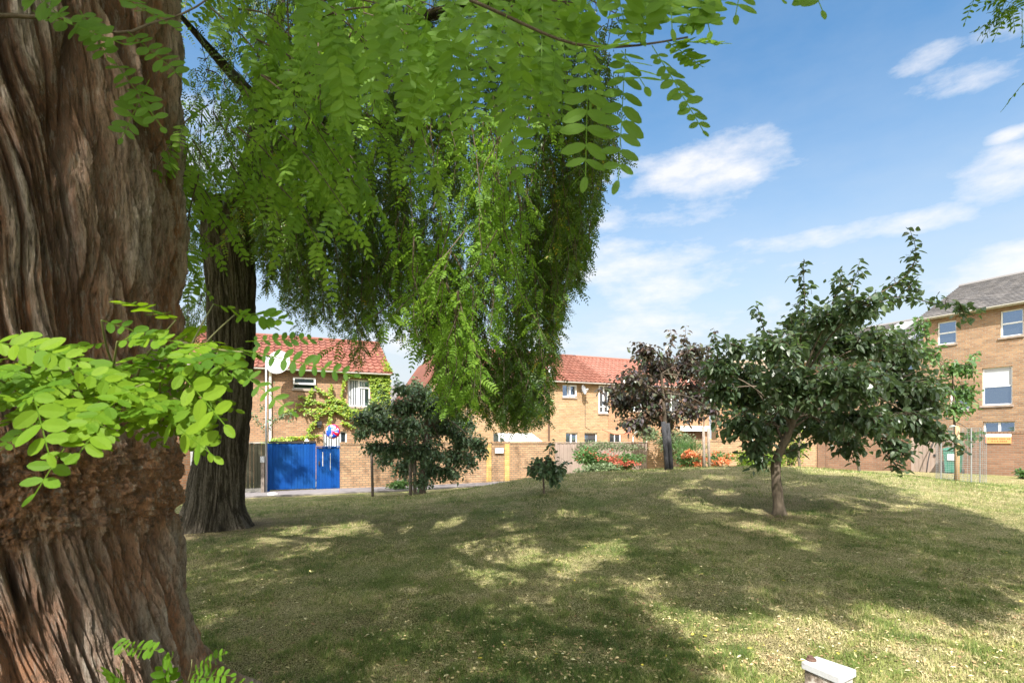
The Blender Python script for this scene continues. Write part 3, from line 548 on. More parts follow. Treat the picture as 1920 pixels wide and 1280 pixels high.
# sunlit epicormic shoots from the burr
sh = Acc(); stw = Acc()
def shoot(p0, pm, p1, k, leafL, ll, pairs=6, tint=(.3, 1), tw=stw, a=sh):
    p = smoothline([p0, pm, p1], 12); tw.tube(p, np.linspace(.005, .0018, 12), 6); q_ = resample(p, k + 1)[1:]; tg = nrm(np.gradient(q_, axis=0)) if len(q_) > 1 else nrm(np.array([p1 - p0]))
    side = nrm(np.cross(tg, [0, 0, 1.])); sg = np.where(np.arange(k) % 2, 1, -1)[:, None]
    D = side * sg * .8 + tg * .45 + [0, -.1, -.25] + rn.normal(0, .22, q_.shape)
    compound(a, q_, D, leafL * rn.uniform(.75, 1.1, k), pairs, ll, .56, .16, 4, rn, rn.uniform(*tint, k), .12, .0011, np.array([0, -.75, .8]))
BURR = P(140, 800, 1.72); BURR2 = P(300, 790, 1.75)
for (sx, sy, mx_, my_, ex_, ey_, Ye, k) in [(140, 800, 60, 700, -20, 640, 1.05, 5), (140, 800, 120, 690, 80, 650, 1.1, 5), (200, 800, 210, 700, 220, 640, 1.15, 5), (240, 800, 260, 680, 330, 600, 1.2, 6), (280, 800, 330, 690, 400, 640, 1.2, 6),
        (120, 800, 90, 760, 60, 740, .98, 5), (200, 810, 220, 740, 270, 720, 1.0, 6), (90, 790, 20, 720, -60, 690, 1.0, 5), (160, 790, 150, 720, 130, 690, .95, 5), (300, 800, 320, 740, 350, 760, 1.15, 4), (260, 790, 200, 660, 190, 600, 1.2, 5), (310, 790, 380, 640, 440, 590, 1.45, 6), (80, 800, 50, 690, 40, 620, 1.15, 5), (300, 800, 300, 720, 300, 680, 1.3, 5), (100, 790, 60, 700, 0, 690, 1.3, 5), (310, 780, 360, 640, 400, 570, 1.5, 6), (310, 790, 360, 700, 410, 660, 1.4, 5)]:
    shoot(P(sx, sy, 1.72), P(mx_, my_, 1.35), P(ex_, ey_, Ye), k, .165, rn.uniform(.027, .039), 6)
single(P(120, 840, 1.0), P(68, 925, .95), 3, .036, .6, .5, a=sh); single(P(200, 780, 1.0), P(150, 850, .95), 4, .04, .8, .5, a=sh); single(P(280, 760, 1.1), P(400, 860, 1.05), 4, .042, .8, .5, a=sh)
single(P(330, 690, 1.05), P(420, 800, 1.0), 4, .042, .9, .55, a=sh); single(P(60, 730, .95), P(90, 850, .92), 4, .042, .7, .55, a=sh)
# long thin twig to the right of the shoots, darker leaves against the house
shoot(P(330, 640, 1.4), P(400, 655, 1.2), P(455, 660, 1.12), 2, .12, .032, 5, (0, .4)); single(P(450, 655, 1.12), P(665, 712, 1.1), 10, .023, .1, .5, a=sh); single(P(440, 690, 1.12), P(545, 775, 1.1), 6, .026, .3, .4, a=sh); single(P(460, 640, 1.2), P(600, 640, 1.3), 7, .022, .05, .5, a=sh)
# small shoots at the base of the trunk
for b, e, n_, s_ in [((235, 1275), (190, 1262), 3, .040), ((240, 1215), (298, 1222), 5, .026), ((300, 1290), (325, 1228), 4, .034), ((350, 1275), (435, 1268), 6, .026), ((330, 1290), (300, 1255), 3, .036), ((360, 1260), (425, 1225), 6, .02), ((220, 1200), (240, 1225), 3, .022), ((350, 1290), (470, 1285), 6, .02)]:
    single(P(*b, 1.75), P(*e, 1.68), n_, s_ * 1.15, .35, .6, a=sh, flat=(0, -.8, .8))
for px in (215, 305, 345): stw.tube(curve(P(px, 1340, 1.78), P(px + 15, 1235, 1.72), 0, 6, .004), np.linspace(.003, .0012, 6), 5)
rel(A, off1).build('crown', M['robinia'], t1)
rel(near, off1).build('hanging_foliage', M['robinia'], t1); rel(ntw, off1).build('branch', M['twig'], t1, True)
rel(sh, off1).build('leafy_shoot', M['robinia_near'], t1); rel(stw, off1).build('shoot_stem', M['greentwig'], t1, True)

# ------------------------------------------------------------------ SECOND TREE with weeping curtains
B2 = P(398, 985, 9.0); B2[2] = gz(B2[0], B2[1]); t2 = empty('weeping_locust_tree', B2, label='tall dark fluted tree with weeping curtains of leaves, between the big trunk and blue fence', cat='tree')
off2 = -B2
ax2 = [(B2[0], B2[1], B2[2] - .2), P(408, 900, 9), P(425, 760, 9), P(434, 640, 9), P(434, 520, 9), P(428, 430, 9), P(425, 380, 9)]
o, _ = trunk_mesh('trunk', ax2, ([0, .5, 1.0, 1.6, 2.3, 3.2, 4.2, 5.5, 6.2], [.52, .48, .43, .40, .385, .37, .37, .42, .30]), M['bark2'], t2, 420, 420, .085, .022, .008, .12, 7., None, None, 2.6, 4, (.40, .5, .13)); o.location = off2
A = Acc(); fork = P(428, 440, 9)
limbs2 = [([fork - [0.1, 0, .3], P(395, 400, 8.8), P(355, 340, 8.5), P(300, 230, 8.3), P(200, 50, 8)], .16), ([fork - [-.05, 0, .3], P(450, 400, 9), P(475, 320, 9), P(490, 220, 9.1), P(520, 60, 9.2), P(540, -80, 9.3)], .26),
          ([P(480, 310, 9), P(560, 250, 9), P(660, 215, 8.8), P(720, 235, 8.5), P(860, 240, 8)], .15), ([P(490, 220, 9.1), P(600, 120, 8.8), P(760, 40, 8.3), P(960, -10, 7.8), P(1050, 60, 7.5)], .16),
          ([P(485, 250, 9), P(520, 150, 9.8), P(640, 60, 10.5), P(800, 60, 11), P(960, 150, 11)], .14), ([P(470, 340, 9), P(520, 330, 9.8), P(600, 290, 10.6), P(690, 300, 11)], .1), ([P(490, 200, 9), P(400, 100, 8.2), P(330, 20, 7.5)], .12)]
for pts, r0 in limbs2:
    p = smoothline(pts, 18); A.tube(p, np.linspace(r0, .03, 18), 9)
rel(A, off2).build('limb', M['bark2'], t2, True)
cr = Acc(); tw2 = Acc(); r2 = np.random.default_rng(5)
BX = [330, 400, 450, 472, 500, 522, 540, 570, 600, 628, 642, 655, 680, 698, 716, 736, 752, 770, 790, 806, 822, 842, 870, 900, 930, 950, 975, 1000, 1015, 1028, 1042, 1055, 1070, 1090, 1105, 1120, 1135]
BY = [640, 690, 560, 450, 540, 490, 606, 622, 586, 648, 610, 694, 690, 600, 646, 560, 628, 600, 655, 640, 740, 760, 790, 770, 805, 790, 812, 800, 770, 800, 670, 600, 520, 545, 470, 380, 300]
def bottom(px): return np.interp(px, BX, BY)
Pq, Dq, Tq = [], [], []
def curtain(nst, pxr, Yr, bottomf, lenr, leafsp=.07, tint=(.0, .85), w=None, ylo=-150):
    for _ in range(nst):
        px = r2.uniform(*pxr); Y = r2.uniform(*Yr); bt = bottomf(px)
        yb = bt - abs(r2.normal(0, 30)) if r2.random() < .30 else ylo + (bt - ylo) * r2.random() ** .8
        if fbm(np.array([px / 46.]), np.array([yb / 80.]), np.array([Y * .5]), 2)[0] < (.45 if px > 930 or yb > 480 else .42) and yb < bt - 10: continue
        ln = r2.uniform(*lenr); top = P(px, yb, Y) + [r2.normal(0, .12), r2.normal(0, .12), ln]
        q_, D = strand(None or tw2, tw2, top, ln, r2, step=leafsp, rad=.006, wob=.02) if False else strand(cr, tw2, top, ln, r2, step=leafsp, rad=.006, wob=.045, lim=bottom)
        Pq.append(q_); Dq.append(D); Tq.append(np.full(len(q_), r2.uniform(*tint)) + r2.normal(0, .05, len(q_)))
        if r2.random() < .01: Tq[-1][-1] = 1.
curtain(1450, (475, 1110), (7.2, 10.5), bottom, (.6, 1.7), .085)
curtain(1250, (400, 1060), (10.2, 12.5), lambda p: bottom(p) * .80, (.7, 1.6), .11, (0, .4))  # back layer; low tints paint its leaves as if in shade
curtain(420, (800, 1085), (6.6, 8.6), bottom, (.6, 1.6), .08)
curtain(190, (330, 540), (7.6, 10.5), lambda p: np.interp(p, [330, 380, 480, 540], [560, 400, 470, 520]), (.6, 1.8), .09)
curtain(90, (470, 560), (8, 10), lambda p: 585, (.5, 1.2), .085, ylo=350)
curtain(70, (335, 400), (9.5, 11), lambda p: 660, (.4, 1.0), .1, ylo=380)
curtain(260, (1000, 1125), (6.8, 9), bottom, (.6, 1.5), .08)
curtain(170, (960, 1065), (6.8, 9), bottom, (.5, 1.3), .08, ylo=420)
curtain(45, (985, 1035), (6.8, 9), bottom, (.4, .9), .08, ylo=600)
curtain(80, (805, 870), (6.8, 9), bottom, (.5, 1.3), .08, ylo=480)
curtain(260, (540, 800), (8.8, 10.5), lambda p: bottom(p) * .95, (.6, 1.5), .085, (0, .3), ylo=200)  # dark-tinted strands, shade of the canopy interior put into the colour
Pq_, Dq_, Tq_ = np.concatenate(Pq), np.concatenate(Dq), np.clip(np.concatenate(Tq), 0, .96)
Tq_[r2.random(len(Tq_)) < .006] = 1.
# keep the gaps of open sky between the curtains
pxs = 960 + Pq_[:, 0] / Pq_[:, 1] * FP; pys = HZ - (Pq_[:, 2] - CZ) / Pq_[:, 1] * FP
keep = pys < bottom(pxs) + 22 + 60 * (vn(pxs / 9., pys / 60., Pq_[:, 1]) - .5) + r2.normal(0, 8, len(pxs))
compound(cr, Pq_[keep], Dq_[keep], r2.uniform(.14, .23, keep.sum()), 6, .041, .46, .35, 2, r2, Tq_[keep], .3, 0)
# bright nearer curtain, 4-5 m away
bc = Acc(); Pq, Dq, Tq = [], [], []
curtain(120, (785, 940), (4.2, 5.6), lambda p: np.interp(p, [780, 800, 850, 900, 940], [640, 740, 770, 740, 560]), (.5, 1.3), .075, (.4, .9), ylo=330)
curtain(45, (560, 1060), (4.0, 6.0), lambda p: np.interp(p, [560, 700, 800, 1000, 1060], [200, 260, 420, 420, 330]), (.4, 1.2), .08, (.2, .8), ylo=-60)
Pb_, Db_, Tb_ = np.concatenate(Pq), np.concatenate(Dq), np.clip(np.concatenate(Tq), 0, .95)
compound(bc, Pb_, Db_, r2.uniform(.15, .23, len(Pb_)), 7, .036, .42, .3, 3, r2, Tb_, .25, .0012)
N2 = (keep.sum(), len(Pb_))
# upper crown, above the frame, whose shadow falls over the mound
pts_up, r_u = shade_crown(3300, 12, (-9, 7.5), (9, 17.5), lambda x, y: (x < 7.5), 15)
n_up = len(pts_up); tgt = np.stack([r_u.uniform(-12.2, -6.9, 1500), np.full(1500, 19.3), r_u.uniform(.2, 2.0, 1500)], -1); tgt[:, 1] += (tgt[:, 0] + 8) * .424; tgt = tgt[(tgt[:, 0] < -9.2) | (fbm(tgt[:, 0] * 1.6, tgt[:, 2] * 2.2, tgt[:, 0] * 0, 2) > .53)]; pts_up = np.concatenate([pts_up, tgt - sd * r_u.uniform(9.5, 12, (len(tgt), 1)) + r_u.normal(0, .08, tgt.shape)]); up = Acc(); compound_cheap(up, pts_up, r_u)  # extra leaves added up the sun line to shade the fences
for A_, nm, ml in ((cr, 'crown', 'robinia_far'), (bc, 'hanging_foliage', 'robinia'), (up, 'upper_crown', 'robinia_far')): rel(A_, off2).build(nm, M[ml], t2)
rel(tw2, off2).build('branchlet', M['twig'], t2)

# tree behind the camera on the right; its sprig shows in the top right corner
B3 = np.array([6.2, -2.6, float(gz(6.2, -2.6))]); t3 = empty('lawn_tree', B3, label='tree off to the right whose dark leaf sprig dips into the top right corner', cat='tree')
A = Acc(); A.tube(smoothline([(0, 0, -.1), (.1, .1, 2), (0, .3, 4.5), (.1, .6, 6)], 12), np.linspace(.28, .14, 12), 12)
for e in [(-3, 3, 7), (1, 4.5, 7.5), (3.5, 1, 7), (0, -2.5, 7.5), (-3.2, 0, 7.2), (2.5, 4, 6.6)]: A.tube(smoothline([(0, .3, 4.2), (e[0] * .4, e[1] * .4, 5.6), e], 10), np.linspace(.13, .03, 10), 7)
A.build('trunk', M['bark2'], t3, True)
pts3, r3 = shade_crown(3600, 11, (2.5, 13), (3.2, 13.5), lambda x, y: (x > 4.2 - .0 * y) | (y < 7), 19)
A = Acc(); compound_cheap(A, pts3, r3)
SPR = np.concatenate([P(1890 + 45 * a, 8 + 30 * b, 2.6)[None] for a, b in np.random.default_rng(1).normal(0, .45, (22, 2))] + [P(1925, 90 + 60 * k, 2.6)[None] for k in range(2)])
compound(A, SPR, np.random.default_rng(2).normal(0, .6, (24, 3)) + [-.3, 0, -.6], .12, 5, .028, .4, .2, 2, r3, .02, .2)
A.tube(curve(P(1960, -60, 2.6), P(1870, 20, 2.6), .02, 6), np.linspace(.006, .002, 6), 5, .1)
rel(A, -B3).build('crown', M['robinia'], t3)
print('crowns', NL, n_up, len(pts3), N2)

# ------------------------------------------------------------------ BUILDINGS
def wall(A, x0, x1, z0, z1, y0, y1, holes=(), mat=0):
    """wall in local x-z with openings (hx0,hz0,hx1,hz1)"""
    xs = sorted({x0, x1, *[h[0] for h in holes], *[h[2] for h in holes]}); zs = sorted({z0, z1, *[h[1] for h in holes], *[h[3] for h in holes]})
    xs = [x for x in xs if x0 <= x <= x1]; zs = [z for z in zs if z0 <= z <= z1]
    for i in range(len(xs) - 1):
        col = []; 
        for j in range(len(zs) - 1):
            cx, cz = (xs[i] + xs[i + 1]) / 2, (zs[j] + zs[j + 1]) / 2
            if any(h[0] < cx < h[2] and h[1] < cz < h[3] for h in holes): continue
            if col and abs(col[-1][1] - zs[j]) < 1e-6: col[-1][1] = zs[j + 1]
            else: col.append([zs[j], zs[j + 1]])
        for a, b in col: A.box(xs[i], y0, a, xs[i + 1], y1, b, .5, mat)
def pantiles(L, run, rise, w=.30, course=.33, amp=.05, nx=8, flat=False, r=np.random.default_rng(8)):
    A = Acc(); sl = math.hypot(run, rise); nc = int(round(sl / course)); course = sl / nc; nt_ = int(round(L / w)); w = L / nt_
    nxx = nt_ * nx + 1; x = np.linspace(0, L, nxx); ph = (x / w) % 1.
    prof = (np.where(ph < .36, np.sin(ph / .36 * math.pi) * amp, -np.sin((ph - .36) / .64 * math.pi) * amp * .35)) if not flat else np.zeros(nxx)
    dx, dz = run / sl, rise / sl
    for c in range(nc):
        s0, s1 = c * course - .02, (c + 1) * course; rows = []
        jit = r.normal(0, .004, nt_)[np.minimum((x / w).astype(int), nt_ - 1)]
        for s_, h in ((s0, .0), (s0, .06), (s1, .012)):
            hh = h + prof * (1 if h else 0) + (jit if h else -.01); rows.append(np.stack([x, s_ * dx - hh * dz, s_ * dz + hh * dx], -1))
        V = np.array(rows); ii = np.arange(3 * nxx).reshape(3, nxx); f = np.stack([ii[:-1, :-1], ii[:-1, 1:], ii[1:, 1:], ii[1:, :-1]], -1)
        tv = r.random(nt_)[np.minimum((x[:-1] / w).astype(int), nt_ - 1)]; A.add(V.reshape(-1, 3), f.reshape(-1, 4), np.tile(tv, 2))
    return A
def window(parent, x0, z0, x1, z1, y=.09, style='plain', sill=True, label=None, frame='white', blind=None):
    A = Acc(); t = .055; d = .06
    A.box(x0, y, z0, x0 + t, y + d, z1); A.box(x1 - t, y, z0, x1, y + d, z1); A.box(x0 + t, y, z0, x1 - t, y + d, z0 + t); A.box(x0 + t, y, z1 - t, x1 - t, y + d, z1)
    gl = [(x0 + t, z0 + t, x1 - t, z1 - t)]; xm, zm = (x0 + x1) / 2, (z0 + z1) / 2
    if style in ('split', 'casement'): A.box(xm - .04, y - .005, z0 + t, xm + .04, y + d, z1 - t)
    if style == 'sash': A.box(x0 + t, y - .012, zm - .03, x1 - t, y + d, zm + .03)
    if style == 'casement':
        z2 = z1 - (z1 - z0) * .28; A.box(xm + .04, y, z2 - .02, x1 - t, y + d, z2 + .03)
        A.box(xm + .045, y - .02, z2 - .06, x1 - t - .005, y - .002, z2 - .02); A.box(xm + .045, y - .02, z1 - t - .04, x1 - t - .005, y - .002, z1 - t - .003)
    if style == 'lowbar': zb = z0 + (z1 - z0) * .22; A.box(x0 + t, y - .01, zb - .025, x1 - t, y + d, zb + .025); A.box(x0 + (x1 - x0) * .42, y - .006, z0 + t, x0 + (x1 - x0) * .42 + .09, y + d, z1 - t)
    if style == 'open':
        xq = x0 + (x1 - x0) * .45; A.box(xq - .03, y - .005, z0 + t, xq + .03, y + d, z1 - t); e = .05
        yo = y - .16; A.box(xq + .02, yo, z0 + .05, xq + .02 + e, yo + .05, z1 - .02); A.box(x1 - e - .01, yo, z0 + .05, x1 - .01, yo + .05, z1 - .02)
        A.box(xq + .02 + e, yo, z0 + .05, x1 - e - .01, yo + .05, z0 + .12); A.box(xq + .02 + e, yo, z1 - .09, x1 - e - .01, yo + .05, z1 - .02)
    if style == 'hopper':
        zb = z0 + (z1 - z0) * .42; A.box(x0 + .01, y - .22, zb - .02, x1 - .01, y - .16, zb + .05); A.box(x0 + .01, y - .2, zb + .05, x0 + .08, y - .14, z1 - .01); A.box(x1 - .08, y - .2, zb + .05, x1 - .01, y - .14, z1 - .01); A.box(x0 + .08, y - .2, z1 - .07, x1 - .08, y - .14, z1 - .01)
    f = A.build('window', M[frame], parent)
    if label: f['label'] = label
    G = Acc(); G.box(x0 + t - .004, y + .03, z0 + t - .004, x1 - t + .004, y + .045, z1 - t + .004); 
    if style == 'hopper': G.box(x0 + .08, y - .18, z0 + (z1 - z0) * .42 + .05, x1 - .08, y - .172, z1 - .07)
    G.build('pane', M['glass'], f)
    if blind:
        Bd = Acc(); n = int((x1 - x0 - 2 * t) / .11)
        if blind == 'vertical':
            for i in range(n):
                if i % 8 != 7: Bd.box(x0 + t + .11 * i + .01, y + .012, z0 + t, x0 + t + .11 * i + .078, y + .027, z1 - t - (.5 if i < 0 else .02))
        else: Bd.box(x0 + t, y + .012, z0 + t if blind == 'full' else zm, x1 - t, y + .026, z1 - t)
        Bd.build('blind', M['blind'], f)
    if sill: s = Acc(); s.box(x0 - .05, -.06, z0 - .09, x1 + .05, y + d, z0 - .002); s.build('sill', M['coping'], f)
    return f
class Facade:
    def __init__(s, ox, oy, th, a): s.ox, s.oy, s.th, s.a, s.t = ox, oy, th, a, math.tan(th)
    def xz(s, px, py):
        X, Y = on_line(px, s.a, s.t); return (X - s.ox) * math.cos(s.th) + (Y - s.oy) * math.sin(s.th), CZ + (HZ - py) / FP * Y
    def rect(s, x0, y0, x1, y1):
        ax, _ = s.xz(x0, y0); bx, _ = s.xz(x1, y0); _, zt = s.xz((x0 + x1) / 2, y0); _, zb = s.xz((x0 + x1) / 2, y1); return (ax, zb, bx, zt)
def house(name, label, origin, th, L, D, eave, rise, wallmat, tilemat, holes, zb=0., flat=False, gableL=True, gableR=True, tw=.3, cat='house', group=None):
    h = empty(name, (origin[0], origin[1], 0), th, label, cat, group)
    A = Acc(); wall(A, 0, L, zb - .4, eave, 0, .28, holes); wall(A, 0, L, zb - .4, eave, D - .28, D); wall(A, 0, .28, zb - .4, eave, .28, D - .28); wall(A, L - .28, L, zb - .4, eave, .28, D - .28)
    for x in (0, L - .28): A.add([(x, 0, eave), (x + .28, 0, eave), (x + .28, D, eave), (x, D, eave), (x, D / 2, eave + rise), (x + .28, D / 2, eave + rise)], [(0, 1, 5, 4), (3, 4, 5, 2)]); A.add([(x, 0, eave), (x, D, eave), (x, D / 2, eave + rise), (x + .28, 0, eave), (x + .28, D, eave), (x + .28, D / 2, eave + rise)], [(0, 2, 1), (3, 4, 5)])
    A.build('wall', M[wallmat], h)
    ov = .28; k = rise / (D / 2)
    A = pantiles(L + .2, D / 2 + ov, rise + ov * k, w=tw, course=.50 if not flat else .22, flat=flat, nx=8 if not flat else 1)
    rf = A.build('roof', M[tilemat], h, loc=(-.1, -ov, eave + .02 - ov * k))
    A = Acc(); e = eave + .02 - ov * k; A.add([(-.1, D + ov, e), (L + .1, D + ov, e), (L + .1, D / 2, eave + rise + .02), (-.1, D / 2, eave + rise + .02)], [(1, 0, 3, 2)])
    A.tube([(-.1, D / 2, eave + rise + .05), (L + .1, D / 2, eave + rise + .05)], .11, 8, .4); A.build('roof_ridge', M[tilemat], h)
    G = Acc(); n = 8; th_ = np.linspace(math.pi, 2 * math.pi, n); yy = -ov - .05 + .06 * np.cos(th_); zz = e - .02 + .07 * np.sin(th_)
    for q_ in range(n - 1): G.add([(-.12, yy[q_], zz[q_]), (L + .12, yy[q_], zz[q_]), (L + .12, yy[q_ + 1], zz[q_ + 1]), (-.12, yy[q_ + 1], zz[q_ + 1])], [(0, 1, 2, 3)])
    G.build('gutter', M['greywhite'], h); F = Acc(); F.box(0, -.03, eave - .20, L, -.002, eave - .02); F.box(0, -ov + .02, eave - .205 , L, -.031, eave - .18); F.build('fascia', M['dark_brown'] if not flat else M['greywhite'], h)
    return h
th23 = R(23)
# left house
LL = 13.2; oL = (-5.96 - LL * C23, 24.97 - LL * S23); aL = oL[1] - T * oL[0]; FL = Facade(*oL, th23, aL)
w1 = FL.rect(549, 708, 592, 729); w2 = FL.rect(652, 711, 694, 762); w3 = FL.rect(606, 808, 650, 865); w4 = FL.rect(380, 700, 420, 745)
hL = house('brick_house', 'pinkish brick house behind the blue fence with red pantiles and yellow-green creeper', oL, th23, LL, 8, 5.2, 2.0, 'brick_left', 'tile', [w1, w2, w3, w4])
window(hL, *w1, style='hopper', label='small bathroom window tilted open'); window(hL, *w2, style='casement', blind='vertical'); window(hL, *w3, style='split', sill=False, blind='vertical', label='low patio window'); window(hL, *w4, style='split')
A = Acc(); x, _ = FL.xz(507, 800); A.tube([(x, -.30, 5.0), (x, -.1, 4.75), (x, -.08, 4.5), (x, -.08, 0)], .055, 8); A.build('downpipe', M['white'], hL)
A = Acc(); x, z = FL.xz(598, 796); A.box(x - .12, -.02 - .16, z - .02, x + .12, -.002, z + .16); A.box(x - .09, -.14, z - .14, x + .09, -.01, z - .021); A.build('wall_lantern', M['dark'], hL)
# wall-mounted satellite dishes
def dish(name, label, px, py, a, rad_px, stand, th, matl, face, cat='satellite dish', armdown=True):
    X, Y = on_line(px, a); c0 = P(px, py, Y); nrm_ = np.array([math.sin(th), -math.cos(th), 0]); c = c0.copy(); Y2 = Y - stand * .92; c = P(px, py, Y2); rr = rad_px / FP * Y2
    wallp = c - nrm_ * (stand); d = empty(name, wallp, 0, label, cat)
    f = nrm(np.asarray(face, float)); s_ = nrm(np.cross(f, [0, 0, 1.])); u_ = np.cross(s_, f); k = 28; rings = 8; A = Acc(); V = []
    for side in (0, 1):
        for i in range(rings + 1):
            q_ = i / rings; 
            for j in range(k): an = 2 * math.pi * j / k; V.append((c - wallp) + s_ * rr * q_ * math.cos(an) + u_ * rr * 1.08 * q_ * math.sin(an) + f * (rr * .22 * q_ * q_ - side * .015))
    V = np.array(V); 
    for side in (0, 1):
        b = side * (rings + 1) * k; A_f = []
        for i in range(rings):
            for j in range(k): j2 = (j + 1) % k; A_f.append((b + i * k + j, b + i * k + j2, b + (i + 1) * k + j2, b + (i + 1) * k + j))
        if side == 0: fs = A_f
        else: fs += A_f
    b1 = rings * k; b2 = (rings + 1) * k + rings * k; fs += [(b1 + j, b1 + (j + 1) % k, b2 + (j + 1) % k, b2 + j) for j in range(k)]
    A.add(V, fs); A.build('reflector', M[matl], d, True)
    A = Acc(); cc = c - wallp; A.tube([(0, 0, 0), cc * .5 + [0, 0, -.05], cc - f * .03], .025, 6); A.box(-.1, -.03, -.1, .1, .03, .1); A.build('bracket', M['galv'], d)
    A = Acc(); lo = cc - u_ * rr * 1.02 + f * .02; hi = cc + f * rr * 1.15 - u_ * rr * .1; A.tube([lo, lo * .4 + hi * .6, hi], .014, 6); A.tube([hi, hi + f * -.12], .035, 8); A.build('feed_arm', M['greywhite'], d); return d
dish('satellite_dish', 'large round white satellite dish under the eaves of the left house', 523, 681, aL, 22, 1.0, th23, 'dish', (.05, -1, .35))
# mid houses (two terraces in line)
xm0, ym0 = on_line(843, 27.5); xm1, ym1 = on_line(1140, 27.5); L1_ = (xm1 - xm0) / C23; FM = Facade(xm0, ym0, th23, 27.5)
m1 = FM.rect(1055, 721, 1080, 744); m2 = FM.rect(1122, 723, 1141, 774); mh = [FM.rect(1061, 811, 1083, 850), FM.rect(1096, 811, 1120, 850)]; m5 = FM.rect(925, 811, 950, 850); m6 = FM.rect(968, 811, 990, 850)
hM = house('brick_house', 'yellow brick house in the centre with orange pantiles, small grey dish and tilted bathroom window', (xm0, ym0), th23, L1_, 8, 5.25, 2.0, 'brick_mid', 'tile_mid', [m1, mh[0], mh[1], m5, m6])
window(hM, *m1, style='open'); window(hM, *mh[0], style='split', sill=False); window(hM, *mh[1], sill=False); window(hM, *m5, style='split', sill=False, frame='greywhite'); window(hM, *m6, sill=False, blind='full')
A = Acc(); x, _ = FM.xz(1028, 800); A.tube([(x, -.3, 5.05), (x, -.1, 4.8), (x, -.08, 4.5), (x, -.08, 0)], .05, 8); A.build('downpipe', M['dark_brown'], hM)
A = Acc(); x, z = FM.xz(1033, 699); A.tube([(x, .0, 5.0), (x, .2, 5.85)], .07, 10); A.tube([(x, .2, 5.85), (x, .2, 5.95)], .12, 10); A.build('roof_vent', M['white'], hM)
A = Acc(); x, z = FM.xz(1097, 745); A.tube([(x, -.012, z), (x, -.012, 2.6), (x + .3, -.012, 2.45)], .012, 4); A.build('cable', M['dark'], hM)
A = Acc(); gx0, gz0 = FM.xz(785, 743); A.add([(gx0, .0, 0), (-.002, .0, 0), (-.002, .0, 6.4), (gx0, .0, 4.0), (gx0, 7, 0), (-.002, 7, 0), (-.002, 7, 6.4), (gx0, 7, 4.0)], [(0, 1, 2, 3), (4, 7, 6, 5), (0, 3, 7, 4), (1, 5, 6, 2)]); A.build('side_wing', M['brick_mid'], hM)
A = Acc(); A.add([(gx0 - .15, -.15, 3.9), (-.002, -.15, 6.42), (-.002, 7.1, 6.42), (gx0 - .15, 7.1, 3.9), (gx0 - .15, -.15, 4.02), (-.002, -.15, 6.54), (-.002, 7.1, 6.54), (gx0 - .15, 7.1, 4.02)], [(0, 1, 5, 4), (4, 5, 6, 7), (3, 2, 1, 0), (0, 4, 7, 3), (2, 3, 7, 6)]); A.build('side_roof', M['tile_mid'], hM)
dish('satellite_dish', 'small dark grey satellite dish on the yellow brick wall right of the tilted window', 1094, 731, 27.5, 8.5, .38, th23, 'greydish', (.9, -.6, .25))
xn1, yn1 = on_line(1330, 27.5); L2_ = (xn1 - xm1) / C23 - .02; FN = Facade(xm1 + .02 * C23, ym1 + .02 * S23, th23, 27.5)
n1 = FN.rect(1143, 724, 1150, 774); n3 = FN.rect(1143, 811, 1165, 850); n4 = FN.rect(1180, 724, 1205, 770); n5 = FN.rect(1282, 808, 1318, 870); n6 = FN.rect(1245, 735, 1275, 775)
hN = house('brick_house', 'orange brick house with paler pink pantiles, behind the staked purple-leaved tree', (FN.ox, FN.oy), th23, L2_, 8, 5.25, 2.0, 'brick_orange', 'tile_pale', [n3, n4, n5, n6])
window(hN, *n3, sill=False); window(hN, *n4, style='split'); window(hN, *n6, style='split')
A = Acc(); A.box(n5[0], .1, 0, n5[2], .15, n5[3] - .02); 
for q_ in range(5): A.box(n5[0] + .1 + q_ * .22, .07, .1, n5[0] + .28 + q_ * .22, .099, n5[3] - .1)
A.build('door', M['dark_brown'], hN); A = Acc(); A.box(n5[0] - .3, -.25, n5[3] + .0, n5[2] + .3, -.003, n5[3] + .32); A.build('door_canopy', M['white'], hN)
window(hM, *FM.rect(1122, 723, 1139.5, 774), y=-.055, style='lowbar', label='tall blue-grey landing window')
# garden clutter behind the walls
xa, ya = on_line(976, 25.2); A = Acc(); A.add([(-.9, -.5, 1.72), (1.0, -.5, 1.72), (1.0, .8, 2.15), (-.9, .8, 2.15), (-.9, -.5, 1.78), (1.0, -.5, 1.78), (1.0, .8, 2.21), (-.9, .8, 2.21)], [(3, 2, 1, 0), (4, 5, 6, 7), (0, 1, 5, 4), (1, 2, 6, 5), (3, 0, 4, 7), (2, 3, 7, 6)])
d = empty('garden_canopy', (xa, ya, 0), th23, 'white lean-to canopy peeping over the wall by the white sign', 'canopy'); A.build('roof_panel', M['white'], d)
for x in (-.85, .95): A = Acc(); A.box(x - .04, -.45, 0, x + .04, -.37, 1.70); A.build('post', M['white'], d)
xa, ya = on_line(1170, 25.6); d = empty('garden_awning', (xa, ya, 0), th23, 'rusty orange awning frame above the fence in front of the ground-floor windows', 'awning')
A = Acc(); A.add([(-1.05, -.6, 2.16), (1.15, -.6, 2.16), (1.15, .6, 2.42), (-1.05, .6, 2.42), (-1.05, -.6, 2.20), (1.15, -.6, 2.20), (1.15, .6, 2.46), (-1.05, .6, 2.46)], [(3, 2, 1, 0), (4, 5, 6, 7), (0, 1, 5, 4), (1, 2, 6, 5), (3, 0, 4, 7), (2, 3, 7, 6)]); A.build('shade_cloth', plain('rust_cloth', (.45, .16, .09), .8), d)
for x in (-1.0, 1.1, .2): A = Acc(); A.tube([(x, -.55, 0), (x, -.55, 2.15)], .025, 6); A.build('pole', M['white'], d)
